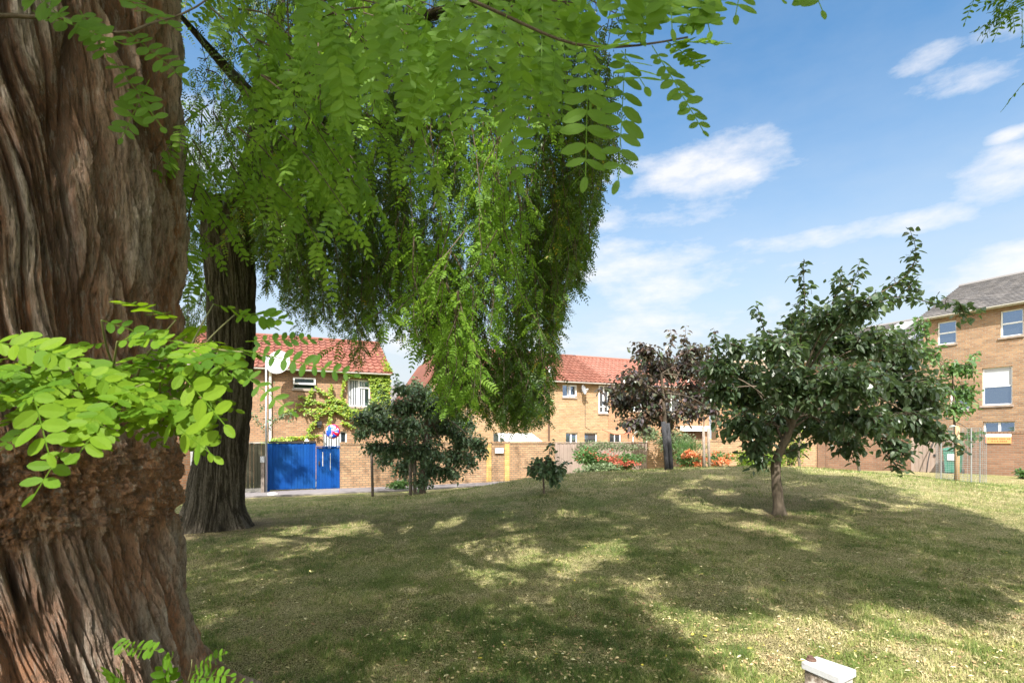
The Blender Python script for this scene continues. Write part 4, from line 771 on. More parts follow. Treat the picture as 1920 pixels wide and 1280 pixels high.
# right tall building and neighbour
thR = R(-62); e2 = np.array([math.cos(thR), math.sin(thR)]); oR = np.array([19.95, 24.85]); aR = oR[1] - math.tan(thR) * oR[0]; FR = Facade(oR[0], oR[1], thR, aR)
r1 = FR.rect(1757, 602, 1793, 645); r2_ = FR.rect(1875, 580, 1919, 630); r3_ = FR.rect(1841, 688, 1898, 759); r4 = FR.rect(1781, 730, 1818, 768); r5 = FR.rect(1843, 790, 1903, 850); r6 = FR.rect(1745, 800, 1790, 850); r7 = FR.rect(1935, 675, 2010, 755)
hR = house('town_house', 'tall brown-brick three-storey house at the right edge with white sash windows', oR, thR, 10.5, 8, 7.85, 2.0, 'brick_right', 'slate', [r1, r2_, r3_, r4, r5, r7], flat=True, tw=.28)
for rr_, st, bl in ((r1, 'sash', None), (r2_, 'sash', None), (r3_, 'sash', 'half'), (r4, 'sash', None), (r7, 'sash', None)): window(hR, *rr_, style=st, blind=bl)
window(hR, *r5, style='split', sill=False, label='white double patio window')
L3 = 8.0; oQ = oR - e2 * L3; FQ = Facade(oQ[0], oQ[1], thR, aR); qh = [FQ.rect(1640, 690, 1665, 730), FQ.rect(1690, 680, 1712, 725)]
hQ = house('terraced_house', 'lower grey-roofed house joined to the left of the tall house, seen through the leaves', oQ + 0, thR, L3 - .02, 8, 6.55, 1.95, 'brick_right', 'slate', qh, flat=True, tw=.28)
for rr_ in qh: window(hQ, *rr_, style='sash')
A = Acc(); 
for x in (5.2, 7.0): 
    A.add([(x, .3, 6.75), (x + .9, .3, 6.75), (x + .9, 3.7, 8.43), (x, 3.7, 8.43), (x, .3, 6.81), (x + .9, .3, 6.81), (x + .9, 3.7, 8.49), (x, 3.7, 8.49)], [(3, 2, 1, 0), (4, 5, 6, 7), (0, 1, 5, 4), (1, 2, 6, 5), (3, 0, 4, 7), (2, 3, 7, 6)])
A.build('roof_panel', M['greydish'], hQ)
hF = house('far_house', 'distant brown-roofed house whose roof shows behind the spreading tree', (18.6, 46.5), R(-18), 13, 8, 6.9, 2.4, 'brick_orange', 'brownslate', [], flat=True)
A = Acc(); A.box(5.0, 3.5, 8.6, 6.2, 4.5, 10.6); A.box(4.95, 3.45, 10.601, 6.25, 4.55, 10.72); A.build('chimney', M['brick_orange'], hF)
hG = house('far_house', 'distant grey-roofed house in the gap between the two brick houses', (-10.4, 44), R(15), 9, 8, 4.6, 2.1, 'brick_left', 'slate', [], flat=True)

# ------------------------------------------------------------------ GARDEN WALLS, FENCES, GATES
def line_pt(px, a=22.8): return on_line(px, a)
def seg_empty(name, px0, px1, label, cat, a=22.8, group=None):
    (x0, y0), (x1, y1) = line_pt(px0, a), line_pt(px1, a); g = empty(name, (x0, y0, 0), math.atan2(y1 - y0, x1 - x0), label, cat, group); return g, math.hypot(x1 - x0, y1 - y0)
def boards(A, L, z0, z1, w=.12, gap=.008, y=0., th=.022, r=np.random.default_rng(4), top=.01):
    n = int(L / w); w = L / n
    for i in range(n):
        dz = r.normal(0, top); yy = y + (i % 2) * .012; A.box(i * w + gap / 2, yy, z0, (i + 1) * w - gap / 2, yy + th, z1 + dz, r.random())
# blue fence and gate
g, L = seg_empty('blue_fence', 505, 592, 'tall bright blue slatted fence panel between the grey fence and the blue gate', 'fence')
A = Acc(); boards(A, L, .06, 1.80, .105, .003); A.box(.01, .036, .08, L - .01, .05, 1.77, .9); A.build('panel', M['blue'], g); A = Acc(); A.box(-.02, -.03, 1.80, L + .02, .05, 1.86); A.build('top_rail', M['dark'], g)
for x in (-.07, L - .08): A = Acc(); A.box(x, .035, 0, x + .08, .12, 1.79); A.build('post', M['blue'], g)
g, L = seg_empty('blue_gate', 593, 637, 'lower blue wooden gate beside the tall blue fence, with a drip of white paint', 'gate')
A = Acc(); boards(A, L, .03, 1.62, .105, .003, .03); A.box(.01, .066, .05, L - .01, .08, 1.6, .9); A.build('panel', M['blue'], g); A = Acc(); A.box(-.01, .0, 1.625, L + .01, .06, 1.67); A.build('top_rail', M['blue'], g)
A = Acc(); A.box(.22, .018, .9, .245, .029, 1.45, .5); A.box(.5, .018, .75, .518, .029, 1.4, .5); A.build('paint_drip', M['greywhite'], g); A = Acc(); A.box(.08, -.02, .95, .12, .028, 1.1); A.build('handle', M['dark'], g)
g, L = seg_empty('board_fence', 372, 497, 'grey-green weathered board fence between the dark tree and the blue fence', 'fence')
A = Acc(); boards(A, L, .14, 1.78, .12, .006); A.build('panel', M['fence_dark'], g); A = Acc(); A.box(-.02, -.03, 1.79, L, .05, 1.83); A.build('top_rail', M['greywhite'], g); A = Acc(); A.box(0, -.02, 0, L, .04, .14); A.build('gravel_board', M['concrete'], g)
for x in np.arange(0, L, 1.8): A = Acc(); A.box(x, .04, 0, x + .1, .13, 1.78); A.build('post', M['fence_dark'], g)
# lamp column in front of the fences
x, y = on_line(499, 22.4); d = empty('steel_pole', (x, y, 0), 0, 'thin grey steel pole with a small box in front of the fences', 'pole')
A = Acc(); A.tube([(0, 0, -.1), (0, 0, 2.3), (0, 0, 5.0)], .035, 8); A.build('pole', M['galv'], d, True); A = Acc(); A.box(-.16, -.07, 0, -.04, .06, 1.25); A.build('service_post', M['stake'], d); A = Acc(); A.box(-.18, -.08, 1.1, -.03, .07, 1.32); A.build('box', M['greydish'], d)
# brick return and white framed door on the far left
g, L = seg_empty('garden_wall', 225, 357, 'orange brick wall left of the white-framed door, behind the big trunk', 'wall'); A = Acc(); A.box(0, 0, -.3, L, .23, 2.35); A.build('wall', M['brick_orange'], g); A = Acc(); A.box(-.02, -.03, 2.351, L, .26, 2.43); A.build('coping', M['coping'], g)
g, L = seg_empty('garden_door', 357, 372, 'white-framed doorway between the orange brick wall and the dark tree', 'door'); A = Acc(); A.box(.0, 0, 0, .08, .1, 2.1); A.box(L - .06, 0, 0, L, .1, 2.1); A.box(0, 0, 2.101, L, .1, 2.25); A.build('frame', M['white'], g); A = Acc(); A.box(.081, .04, 0, L - .061, .08, 2.1); A.build('door_leaf', M['greywhite'], g)
# long garden wall, yellow piers
g, L = seg_empty('garden_wall', 638, 1041, 'long brick garden wall with two yellow piers, between blue gate and wooden fence', 'wall'); A = Acc(); A.box(0, .05, -.3, L, .28, 1.72); A.build('wall', M['brick_wall'], g)
A = Acc(); n = int(L / .11)
for i in range(n): A.box(i * L / n + .005, .03, 1.72, (i + 1) * L / n - .005, .30, 1.82, rng.random())
A.build('coping', M['brick_wall'], g)
def local_x(px, p0, a=22.8): (xa_, ya_), (xb_, yb_) = on_line(p0, a), on_line(px, a); return math.hypot(xb_ - xa_, yb_ - ya_)
for px in (917, 951): A = Acc(); xl = local_x(px, 638); A.box(xl - .11, .0, -.3, xl + .11, .049, 1.719); A.build('pier', M['yellowbrick'], g)
A = Acc(); xl = local_x(750, 638); A.box(xl - .17, -.12, -.3, xl + .17, .049, .95); A.build('low_pier', M['brick_orange'], g)
xw, yw = on_line(936, 22.8); d = tag(None or empty('wall_sign', (xw + .0, yw - .03, 1.42), th23), 'small blank white sign high on the wall between two yellow piers', 'sign'); A = Acc(); A.box(-.2, -.02, -.1, .2, .0, .12); A.build('plate', M['white'], d)
for sx in (-.17, .17): A = Acc(); A.tube([(sx, -.025, .09), (sx, -.019, .09)], .012, 6); A.build('screw', M['galv'], d)
# grey wooden fence + short brick wall
g, L = seg_empty('board_fence', 1042, 1213, 'weathered pinkish-grey wooden fence behind the flowering shrubs', 'fence'); A = Acc(); boards(A, L, -.1, 1.74, .10, .006, top=.006); A.build('panel', M['fence_grey'], g); A = Acc(); A.box(0, -.03, 1.75, L, .06, 1.79); A.build('top_rail', M['coping'], g)
for x in np.arange(0, L, 1.85): A = Acc(); A.box(x - .05, -.06, -.1, x + .05, -.001, 1.745); A.build('post', M['fence_grey'], g)
def wall_between(name, label, p0, p1, h0, h1, zb, matl, th=.22, cop=True, holes=()):
    L = math.hypot(p1[0] - p0[0], p1[1] - p0[1]); g = empty(name, (p0[0], p0[1], 0), math.atan2(p1[1] - p0[1], p1[0] - p0[0]), label, 'wall'); A = Acc()
    V = [(0, 0, zb), (L, 0, zb), (L, th, zb), (0, th, zb), (0, 0, h0), (L, 0, h1), (L, th, h1), (0, th, h0)]; A.add(V, [(0, 1, 5, 4), (1, 2, 6, 5), (2, 3, 7, 6), (3, 0, 4, 7), (4, 5, 6, 7)]); A.build('wall', M[matl], g)
    A = Acc(); n = int(L / .115)
    for i in range(n):
        xa_, xb_ = i * L / n + .004, (i + 1) * L / n - .004; za = h0 + (h1 - h0) * (i + .5) / n; A.box(xa_, -.015, za - .0, xb_, th + .015, za + .1, rng.random())
    A.build('coping', M[matl], g); return g, L
W0 = on_line(1214, 22.8); W1 = (15.0, 25.1); W2 = (19.6, 19.8); W3 = (22.6, 16.4)
g, L = wall_between('garden_wall', 'brick wall behind the orange flower beds, half hidden by the round bush', W0, (W1[0] - .02, W1[1]), 1.66, 1.98, -.2, 'brick_wall'); 
k0 = .52; Wm = (W1[0] + (W2[0] - W1[0]) * k0, W1[1] + (W2[1] - W1[1]) * k0); Wn = (W1[0] + (W2[0] - W1[0]) * .66, W1[1] + (W2[1] - W1[1]) * .66)
g, L = wall_between('garden_wall', 'reddish brick wall left of the plank gate, behind the spreading tree', W1, Wm, 2.05, 2.10, .1, 'brick_wall_r')
for xl in (.0, 3.0): 
    if xl < L: A = Acc(); A.box(xl + (.012 if xl == 0 else 0), -.10, .1, xl + .34, -.002, 2.04); A.build('pier', M['brick_wall_r'], g)
g, L = wall_between('garden_wall', 'brown brick wall at the right edge carrying the orange sign', Wn, W3, 2.12, 2.2, .1, 'brick_wall_r'); angR = g.rotation_euler.z
gg = empty('plank_gate', (Wm[0], Wm[1], 0), angR, 'weathered plank gate set in the right-hand wall behind the wire cage', 'gate'); Lg = math.hypot(Wn[0] - Wm[0], Wn[1] - Wm[1]); A = Acc(); boards(A, Lg - .02, .5, 2.02, .13, .012, .05, r=np.random.default_rng(9)); A.build('panel', M['fence_grey'], gg); [(A := Acc(), A.box(.05, .10, z_, Lg - .06, .14, z_ + .1), A.build('rail', M['wood'], gg)) for z_ in (.8, 1.6)]; A = Acc(); A.box(Lg - .2, .02, 1.2, Lg - .12, .049, 1.3); A.build('latch', M['dark'], gg)
# orange sign: white header, two lines of writing too small to read in the photograph
def on_seg(px, p, q_):
    u = (px - 960) / FP; dx, dy = q_[0] - p[0], q_[1] - p[1]; s = (u * p[1] - p[0]) / (dx - u * dy); return p[0] + dx * s, p[1] + dy * s
xs_, ys_ = on_seg(1872, Wn, W3); d = empty('wall_sign', (xs_, ys_, 1.94), angR, 'small orange notice with a white header on the brown right-hand wall', 'sign')
A = Acc(); A.box(-.37, -.045, -.17, .37, -.02, .09); A.build('plate', M['orange'], d); A = Acc(); A.box(-.37, -.045, .091, .37, -.02, .20); A.build('header', M['white'], d)
A = Acc(); rs = np.random.default_rng(12)
for row, z_, n_ in ((0, .01, 11), (1, -.09, 7)):
    x_ = -.3 if row == 0 else -.2
    for k in range(n_): w_ = rs.uniform(.03, .05); A.box(x_, -.049, z_ - .02, x_ + w_, -.0455, z_ + .025); x_ += w_ + (.015 if rs.random() < .75 else .04)
A.build('lettering', M['darkorange'], d)
# green wheelie bin behind the cage
bx, by = on_seg(1796, Wm, W2); bx -= .55; by -= .42; zb_ = float(gz(bx, by)); d = empty('wheelie_bin', (bx, by, zb_), angR, 'green plastic wheelie bin standing against the right wall behind the wire cage', 'bin')
A = Acc(); V = [(-.22, -.25, .06), (.22, -.25, .06), (.22, .25, .06), (-.22, .25, .06), (-.28, -.31, .95), (.28, -.31, .95), (.28, .31, .95), (-.28, .31, .95)]; A.add(V, [(0, 3, 2, 1), (0, 1, 5, 4), (1, 2, 6, 5), (2, 3, 7, 6), (3, 0, 4, 7), (4, 5, 6, 7)]); A.build('body', M['bin'], d)
A = Acc(); V = [(-.3, -.34, .955), (.3, -.34, .955), (.3, .34, .955), (-.3, .34, .955), (-.27, -.29, 1.02), (.27, -.29, 1.02), (.27, .3, 1.06), (-.27, .3, 1.06)]; A.add(V, [(0, 3, 2, 1), (0, 1, 5, 4), (1, 2, 6, 5), (2, 3, 7, 6), (3, 0, 4, 7), (4, 5, 6, 7)]); A.build('lid', M['bin'], d)
for sx in (-.27, .27): A = Acc(); A.tube([(sx - .03, .24, .1), (sx + .03, .24, .1)], .1, 14); A.build('wheel', M['dark'], d)
A = Acc(); A.box(-.14, -.318, .55, .14, -.312, .8); A.build('sticker', M['white'], d); A = Acc(); A.tube([(-.2, .37, .93), (.2, .37, .93)], .018, 8); A.build('handle', M['bin'], d)
# balloon above the gate
x, y = on_line(624, 24.0); d = empty('foil_balloon', (x, y, .0), 0, 'shiny round red and blue foil balloon floating above the blue gate', 'balloon')
A = Acc(); n = 24; m = 14; rb = .30; V = []; tnt = []
for i in range(m + 1):
    ph = math.pi * i / m
    for j in range(n): an = 2 * math.pi * j / n; wob = 1 + .03 * math.sin(12 * an); V.append((rb * math.sin(ph) * math.cos(an) * wob, .5 * rb * math.cos(ph), 2.25 + rb * math.sin(ph) * math.sin(an) * wob))
f = [(i * n + j, i * n + (j + 1) % n, (i + 1) * n + (j + 1) % n, (i + 1) * n + j) for i in range(m) for j in range(n)]
nb = lambda i, j: float(vn(np.array([math.cos(j / n * 6.28) * i * .22 + 7]), np.array([math.sin(j / n * 6.28) * i * .22 + 3]), np.array([0. if i < 7 else 4.]))[0]); mi = [0 if 5 <= i <= 8 else (1 if nb(i, j) > .45 else (2 if nb(i, j) > .33 else 0)) for i in range(m) for j in range(n)]; A.add(V, f, .5, mi)
foil = lambda nme, c: plain(nme, c, .25, .35, var=.1)
A.build('envelope', [foil('red_foil', (.75, .02, .06)), foil('blue_foil', (.03, .12, .75)), foil('white_foil', (.7, .75, .85))], d, True); A = Acc(); A.tube([(0, 0, 1.95), (.03, 0, 1.2), (0, 0, .1)], .006, 4); A.build('string', M['white'], d)
x, y = on_line(575, 23.6); d = empty('garden_finial', (x, y, 0), 0, 'small white pointed garden lantern peeping over the blue fence', 'lantern'); A = Acc(); A.tube([(0, 0, 0), (0, 0, 1.7)], .03, 8); A.build('post', M['white'], d); A = Acc(); A.tube([(0, 0, 1.7), (0, 0, 1.78), (0, 0, 1.96)], [.16, .14, .02], 8); A.build('cap', M['white'], d)
x, y = on_line(511, 21.2); d = empty('litter_bag', (x, y, float(gz(x, y)) + .03), 0, 'crumpled white bag lying on the path edge by the blue fence', 'bag'); A = Acc(); a_, b_ = np.meshgrid(np.linspace(0, 2 * math.pi, 18, endpoint=False), np.linspace(0, math.pi / 2, 7)); rr_ = .14 * (1 + .5 * (fbm(np.cos(a_) * 3, np.sin(a_) * 3, b_ * 3, 3) - .5)); V = np.stack([rr_ * np.cos(a_) * np.cos(b_) * 1.3, rr_ * np.sin(a_) * np.cos(b_), rr_ * np.sin(b_) * .7], -1); ii = np.arange(126).reshape(7, 18); jj = np.roll(ii, -1, 1); A.add(V.reshape(-1, 3), np.stack([ii[:-1], jj[:-1], jj[1:], ii[1:]], -1).reshape(-1, 4)); A.build('bag', M['greywhite'], d)

# ------------------------------------------------------------------ utility marker box, bottom right
def boxpt(px, py, z): Y = (CZ - z) * FP / (py - HZ); return np.array([(px - 960) / FP * Y, Y])
zt = .86; c4 = [boxpt(1503, 1238, zt), boxpt(1531, 1228, zt), boxpt(1605, 1253, zt), boxpt(1574, 1268, zt)]; cc = sum(c4) / 4; zg = float(gz(cc[0], cc[1]))
d = empty('marker_box', (cc[0], cc[1], zg), 0, 'small chipped white box post with a rusty bolt on its lid, in the foreground grass', 'marker post')
def prism(A, c4, z0, z1, grow=0.):
    q4 = [c - cc + (c - cc) / np.linalg.norm(c - cc) * grow for c in c4]; V = [(c[0], c[1], z0) for c in q4] + [(c[0], c[1], z1) for c in q4]; A.add(V, [(0, 1, 2, 3)[::-1] if False else (3, 2, 1, 0), (4, 5, 6, 7), (0, 1, 5, 4), (1, 2, 6, 5), (2, 3, 7, 6), (3, 0, 4, 7)])
A = Acc(); prism(A, c4, -.1, zt - zg - .045, -.012); o = A.build('body', M['boxside'], d); b = o.modifiers.new('b', 'BEVEL'); b.width = .004; b.segments = 2
A = Acc(); prism(A, c4, zt - zg - .040, zt - zg - .003, .002); o = A.build('lid', M['lid'], d); b = o.modifiers.new('b', 'BEVEL'); b.width = .004; b.segments = 2
pb = boxpt(1521, 1236, zt) - cc; A = Acc(); A.tube([(pb[0], pb[1], zt - zg - .003), (pb[0], pb[1], zt - zg + .004), (pb[0], pb[1], zt - zg + .009)], [.024, .024, .02], 20); A.tube([(pb[0] - .004, pb[1], zt - zg + .009), (pb[0] - .004, pb[1], zt - zg + .02)], [.016, .013], 6); A.build('bolt', M['rust'], d)

# ------------------------------------------------------------------ SMALLER TREES AND SHRUBS
def leafy_tree(name, label, base_px, Y, trunk_px, r0, clusters, shoots, leaf, lmat, leafL, ntwig=26, twl=.55, step=.055, seed=0, cat='tree', depth=1.0, bark='smallbark', group=None, lw=.78, zfix=None, tint=(0, .95), droop=.55, leanY=0.):
    r = np.random.default_rng(seed); b = P(base_px[0], base_px[1], Y); b[2] = float(gz(b[0], b[1])) if zfix is None else zfix
    t = empty(name, b, 0, label, cat, group); TR, BR, LV = Acc(), Acc(), Acc(); tp = [b + [0, 0, -.12]] + [P(x, y, Y) for x, y in trunk_px]; p = smoothline(tp, 22)
    rad = np.linspace(r0, r0 * .5, 22); rad[:4] *= [1.45, 1.3, 1.15, 1.05]; rad = rad * (1 + .08 * np.sin(np.arange(22) * 1.7)); TR.tube(p, rad, 12); top = p[-1]
    LB, LD, LT = [], [], []
    def twig(p0, p1, rr, s=None):
        n = 7; q_ = curve(p0, p1, r.uniform(-.03, .08), n, .02, r); BR.tube(q_, np.linspace(rr, .0025, n), 5, cap=False); ln = np.linalg.norm(p1 - p0); k = max(3, int(ln / step)); u = resample(q_, k + 2)[int(k * .15):]
        tg = nrm(np.gradient(u, axis=0)); ph = r.uniform(0, 6.28) + np.arange(len(u)) * 2.4; ref = nrm(np.cross(tg, r.normal(0, 1, 3))); ref2 = np.cross(tg, ref); D = ref * np.cos(ph)[:, None] + ref2 * np.sin(ph)[:, None] + tg * .35 + [0, 0, -droop]
        LB.append(u + D * .02); LD.append(D); LT.append(r.uniform(*tint, len(u)))
    for cl in clusters:
        px, py, rx, ry = cl[:4]; dy = cl[4] if len(cl) > 4 else r.uniform(-depth, depth); f = cl[5] if len(cl) > 5 else 1.; Yc = Y + dy; c = P(px, py, Yc); RX, RZ = rx / FP * Yc, ry / FP * Yc; RY = max(RX * .8, .3)
        st = p[int(21 * np.clip(.55 + .45 * r.random(), 0, 1))] if c[2] > top[2] - .6 else p[r.integers(12, 18)]
        st = top if r.random() < .5 else st; lb = smoothline([st, st * .5 + c * .5 + np.array([0, 0, .12 * np.linalg.norm(c - st)]), c], 10); BR.tube(lb, np.linspace(r0 * .24, .006, 10), 7)
        n = int(ntwig * f * max(.35, RX * RZ / .25))
        for _ in range(n):
            v = nrm(r.normal(0, 1, 3)) * r.random() ** .45; e = c + v * [RX, RY, RZ]; s0 = lb[r.integers(6, 10)] * .6 + (c + v * .25 * np.array([RX, RY, RZ])) * .4; s0 = e + (s0 - e) * min(1, twl * r.uniform(.7, 1.3) / max(.05, np.linalg.norm(s0 - e))) ; twig(s0, e, .006)
    for sh_ in shoots:
        q_ = smoothline([P(x, y, Y + (sh_[0][2] if len(sh_[0]) > 2 else 0)) for x, y, *_ in sh_], 16); BR.tube(q_, np.linspace(.012, .003, 16), 6)
        ln = np.linalg.norm(np.diff(q_, axis=0), axis=1).sum(); k = int(ln / (step * .55)); u = resample(q_, k + 2); u = u + r.normal(0, .025, u.shape); ph = np.arange(len(u)) * 2.4; D = np.stack([np.cos(ph), np.sin(ph), -.35 + 0 * ph], -1); LB.append(u); LD.append(D); LT.append(r.uniform(*tint, len(u)))
        for k2 in range(2, 13, 2):
            if len(sh_) > 3 or r.random() < .5: e = q_[k2] + nrm(r.normal(0, 1, 3)) * [.2, .2, .16]; twig(q_[k2], e, .005)
    B_, D_, T_ = np.concatenate(LB), nrm(np.concatenate(LD)), np.concatenate(LT); n_ = nrm(np.array([0, 0, 1.]) + r.normal(0, .5, B_.shape) + D_ * [.4, .4, 0])
    B_ = B_ + D_ * leafL * .15; blades(LV, B_, D_, n_, leafL * r.uniform(.55, 1.15, len(B_)), leafL * lw * r.uniform(.6, 1.05, len(B_)), T_, 3, .35, OV, .18)
    rel(TR, -b).build('trunk', M[bark], t, True); rel(BR, -b).build('branch', M[bark], t, True); rel(LV, -b).build('crown', M[lmat], t); return t, b
leafy_tree('spreading_tree', 'low spreading dark-leaved tree with a slender forked trunk in the middle of the right lawn', (1463, 962), 8.0, [(1456, 905), (1452, 865), (1478, 815), (1492, 770), (1500, 720)], .085,
    [(1390, 700, 65, 45), (1450, 650, 60, 40), (1500, 640, 65, 50), (1570, 640, 75, 50), (1640, 640, 60, 45), (1690, 665, 55, 45), (1420, 745, 70, 45), (1500, 720, 80, 60), (1590, 715, 85, 60), (1680, 720, 75, 50), (1740, 740, 45, 45), (1400, 795, 65, 38), (1460, 790, 60, 40), (1540, 785, 75, 45), (1620, 785, 80, 42), (1700, 785, 60, 42),
     (1560, 590, 65, 28), (1620, 570, 45, 26), (1500, 600, 40, 28), (1345, 730, 35, 40), (1420, 842, 38, 26, 0, .9), (1600, 835, 30, 22, 0, .7), (1680, 840, 30, 22, 0, .9), (1745, 800, 30, 40), (1340, 690, 30, 25, 0, .8), (1560, 815, 50, 25, .3, .6), (1380, 650, 40, 25, 0, .6)],
    [[(1500, 640), (1510, 580), (1507, 530), (1507, 485)], [(1442, 650), (1430, 610), (1418, 566)], [(1560, 620), (1585, 560), (1605, 520), (1612, 490)], [(1600, 580), (1650, 548), (1690, 528), (1715, 500), (1722, 470), (1704, 426)], [(1640, 560), (1700, 555), (1760, 572), (1800, 570), (1840, 578)], [(1560, 570), (1580, 520), (1578, 505)],
     [(1660, 850), (1690, 884), (1700, 880)], [(1590, 830), (1606, 872)], [(1350, 700), (1342, 640), (1338, 622)], [(1700, 545), (1722, 520)], [(1800, 570), (1812, 598)], [(1750, 800), (1790, 830), (1808, 850)], [(1420, 850), (1432, 876)], [(1470, 850), (1500, 838), (1512, 830)]],
    None, 'darkleaf', .12, 84, .5, .043, 31, depth=1.3)
leafy_tree('purple_tree', 'purple-tinged tree tied to a dark stake on the crest of the mound', (1253, 884), 14.0, [(1250, 830), (1246, 780), (1243, 735), (1240, 700)], .07,
    [(1180, 712, 42, 32), (1235, 690, 50, 34), (1290, 690, 50, 32), (1170, 755, 38, 30), (1225, 745, 48, 36), (1300, 740, 50, 34), (1190, 795, 36, 24), (1250, 790, 30, 22), (1340, 690, 40, 30), (1345, 735, 35, 30), (1210, 660, 40, 18), (1300, 655, 40, 18), (1150, 735, 18, 18), (1290, 775, 40, 24), (1225, 775, 36, 26), (1340, 770, 26, 16)],
    [[(1290, 670), (1284, 640), (1286, 612)], [(1240, 670), (1215, 648), (1185, 640)], [(1320, 680), (1335, 640), (1340, 618)], [(1160, 740), (1140, 724), (1122, 732)], [(1250, 670), (1262, 640), (1256, 615)]],
    None, 'purpleleaf', .15, 62, .5, .07, 33, depth=1.2)
leafy_tree('bushy_tree', 'bushy dark tree with drooping outer branches behind the pale stake, left of centre', (790, 916), 16.0, [(792, 880), (795, 840), (800, 800), (798, 770)], .12,
    [(755, 765, 42, 30), (800, 755, 45, 35), (715, 800, 38, 26), (765, 805, 45, 32), (820, 800, 50, 38), (865, 820, 36, 30), (740, 842, 40, 26), (800, 850, 48, 34), (855, 858, 34, 26), (885, 866, 14, 24), (845, 890, 30, 14), (700, 838, 26, 20), (760, 878, 30, 22), (810, 885, 34, 24), (750, 728, 20, 16), (675, 810, 20, 18), (720, 862, 20, 16), (790, 905, 30, 10), (835, 765, 40, 30), (678, 785, 26, 22), (900, 838, 20, 24), (785, 728, 34, 20), (700, 770, 26, 20), (870, 790, 26, 24)],
    [[(750, 740), (744, 715), (740, 698)], [(725, 790), (718, 750), (716, 722)], [(770, 750), (776, 722), (780, 706)]],
    None, 'shrubleaf', .125, 88, .45, .07, 35, depth=1.4)
leafy_tree('sapling', 'small bushy sapling with a bare leaning stem on the left shoulder of the mound', (1020, 926), 11.0, [(1019, 900), (1018, 885), (1022, 872)], .028,
    [(1010, 868, 16, 14, 0), (1032, 872, 18, 14, 0), (1022, 882, 22, 14, 0), (1046, 880, 12, 10, 0, .6), (1038, 900, 14, 6, 0, .5), (1000, 880, 10, 10, 0, .6)], [[(1028, 866), (1030, 845), (1034, 825)], [(1035, 885), (1056, 872), (1068, 862)]], None, 'shrubleaf', .12, 60, .22, .05, 37, cat='tree')
leafy_tree('caged_tree', 'young tree with green foliage growing above the wire mesh cage', (1793, 902), 15.0, [(1792, 860), (1790, 800), (1788, 750), (1786, 700)], .04,
    [(1790, 690, 42, 24), (1765, 730, 34, 30), (1808, 735, 30, 34), (1790, 770, 34, 20), (1735, 660, 34, 26), (1720, 610, 26, 18, 0, .6), (1820, 690, 18, 20), (1825, 815, 12, 20, 0, .7), (1680, 620, 26, 20, 0, .6)], [[(1810, 690), (1822, 670), (1832, 660)], [(1740, 650), (1730, 610), (1716, 592)]], None, 'bushleaf', .15, 34, .5, .075, 39, depth=.7)
leafy_tree('slim_tree', 'slim young tree with lime leaves beside a white-grey stake in the flower bed', (1318, 872), 19.0, [(1319, 840), (1320, 790), (1318, 750)], .035, [(1318, 758, 26, 12), (1345, 752, 28, 14), (1300, 775, 16, 10), (1360, 770, 20, 12)], [], None, 'limeleaf', .15, 9, .4, .09, 41)
leafy_tree('bare_young_tree', 'dark thin tree in front of the brick wall, right of the spreading tree trunk', (1500, 880), 19.5, [(1497, 850), (1500, 820), (1490, 790)], .05, [(1485, 800, 30, 20), (1530, 790, 30, 20)], [], None, 'limeleaf', .14, 12, .5, .09, 43)
leafy_tree('young_street_tree', 'thin young tree with small pinnate sprays in front of the creeper-clad house', (503, 918), 21.0, [(503, 880), (502, 820), (504, 770), (503, 730)], .03, [(490, 760, 22, 14, 0, .6), (520, 780, 26, 12, 0, .6), (480, 790, 20, 14, 0, .6), (535, 770, 18, 10, 0, .5), (505, 725, 22, 14, 0, .5), (550, 785, 12, 8, 0, .5), (475, 735, 16, 12, 0, .5)], [[(503, 820), (485, 790), (462, 770)], [(503, 800), (530, 778), (556, 770)]], None, 'shrubleaf', .12, 9, .4, .09, 45)
# stakes
def stake(name, label, x, y0, y1, Y, r, matl, lean=0, n=1, gap=.1, cat='stake'):
    b = P(x, y1, Y); b[2] = float(gz(b[0], b[1])); t = P(x + lean, y0, Y); d = empty(name, b, 0, label, cat)
    for k in range(n):
        o_ = np.array([gap * (k - (n - 1) / 2), .05 * k, 0]); A = Acc(); A.tube([o_ + [0, 0, -.2], (t - b) * .5 + o_, t - b + o_ - [0, 0, .04 * k]], r, 9); A.build('post', M[matl], d, True)
    return d
stake('tree_stake', 'double grey tree stake in front of the bushy dark tree', 774, 808, 922, 15.6, .055, 'wood', -2, 2, .12)
stake('tree_stake', 'thin brown stake standing between blue gate and bushy tree', 699, 830, 926, 16.6, .045, 'stake', -3)
stake('tree_sleeve', 'pair of blackened posts sleeving the purple tree trunk', 1256, 790, 884, 13.85, .062, 'darkstake', -8, 2, .13, 'tree stake')
stake('tree_stake', 'pale grey stake in the flower bed beside the lime-leaved tree', 1326, 800, 876, 18.7, .05, 'wood', -2, 2, .2)
stake('tree_stake', 'pale leaning stake in front of the brick wall under the spreading tree', 1612, 830, 886, 18.5, .05, 'wood', -8)
stake('tree_stake', 'new orange-brown round stake rising from the wire cage', 1795, 798, 902, 14.9, .055, 'newstake', 0)
x_, y_ = on_seg(1745, W1, W2); zz_ = float(gz(x_ - .3, y_ - .3)); d = empty('leaning_stem', (x_ - .3, y_ - .3, zz_), 0, 'thin black curved stem leaning by the plank gate', 'stem'); A = Acc(); A.tube(smoothline([(-.12, 0, 0), (-.05, 0, .6), (.1, 0, 1.1), (.35, 0, 1.6)], 10), .02, 6); A.build('stem', M['dark'], d, True)
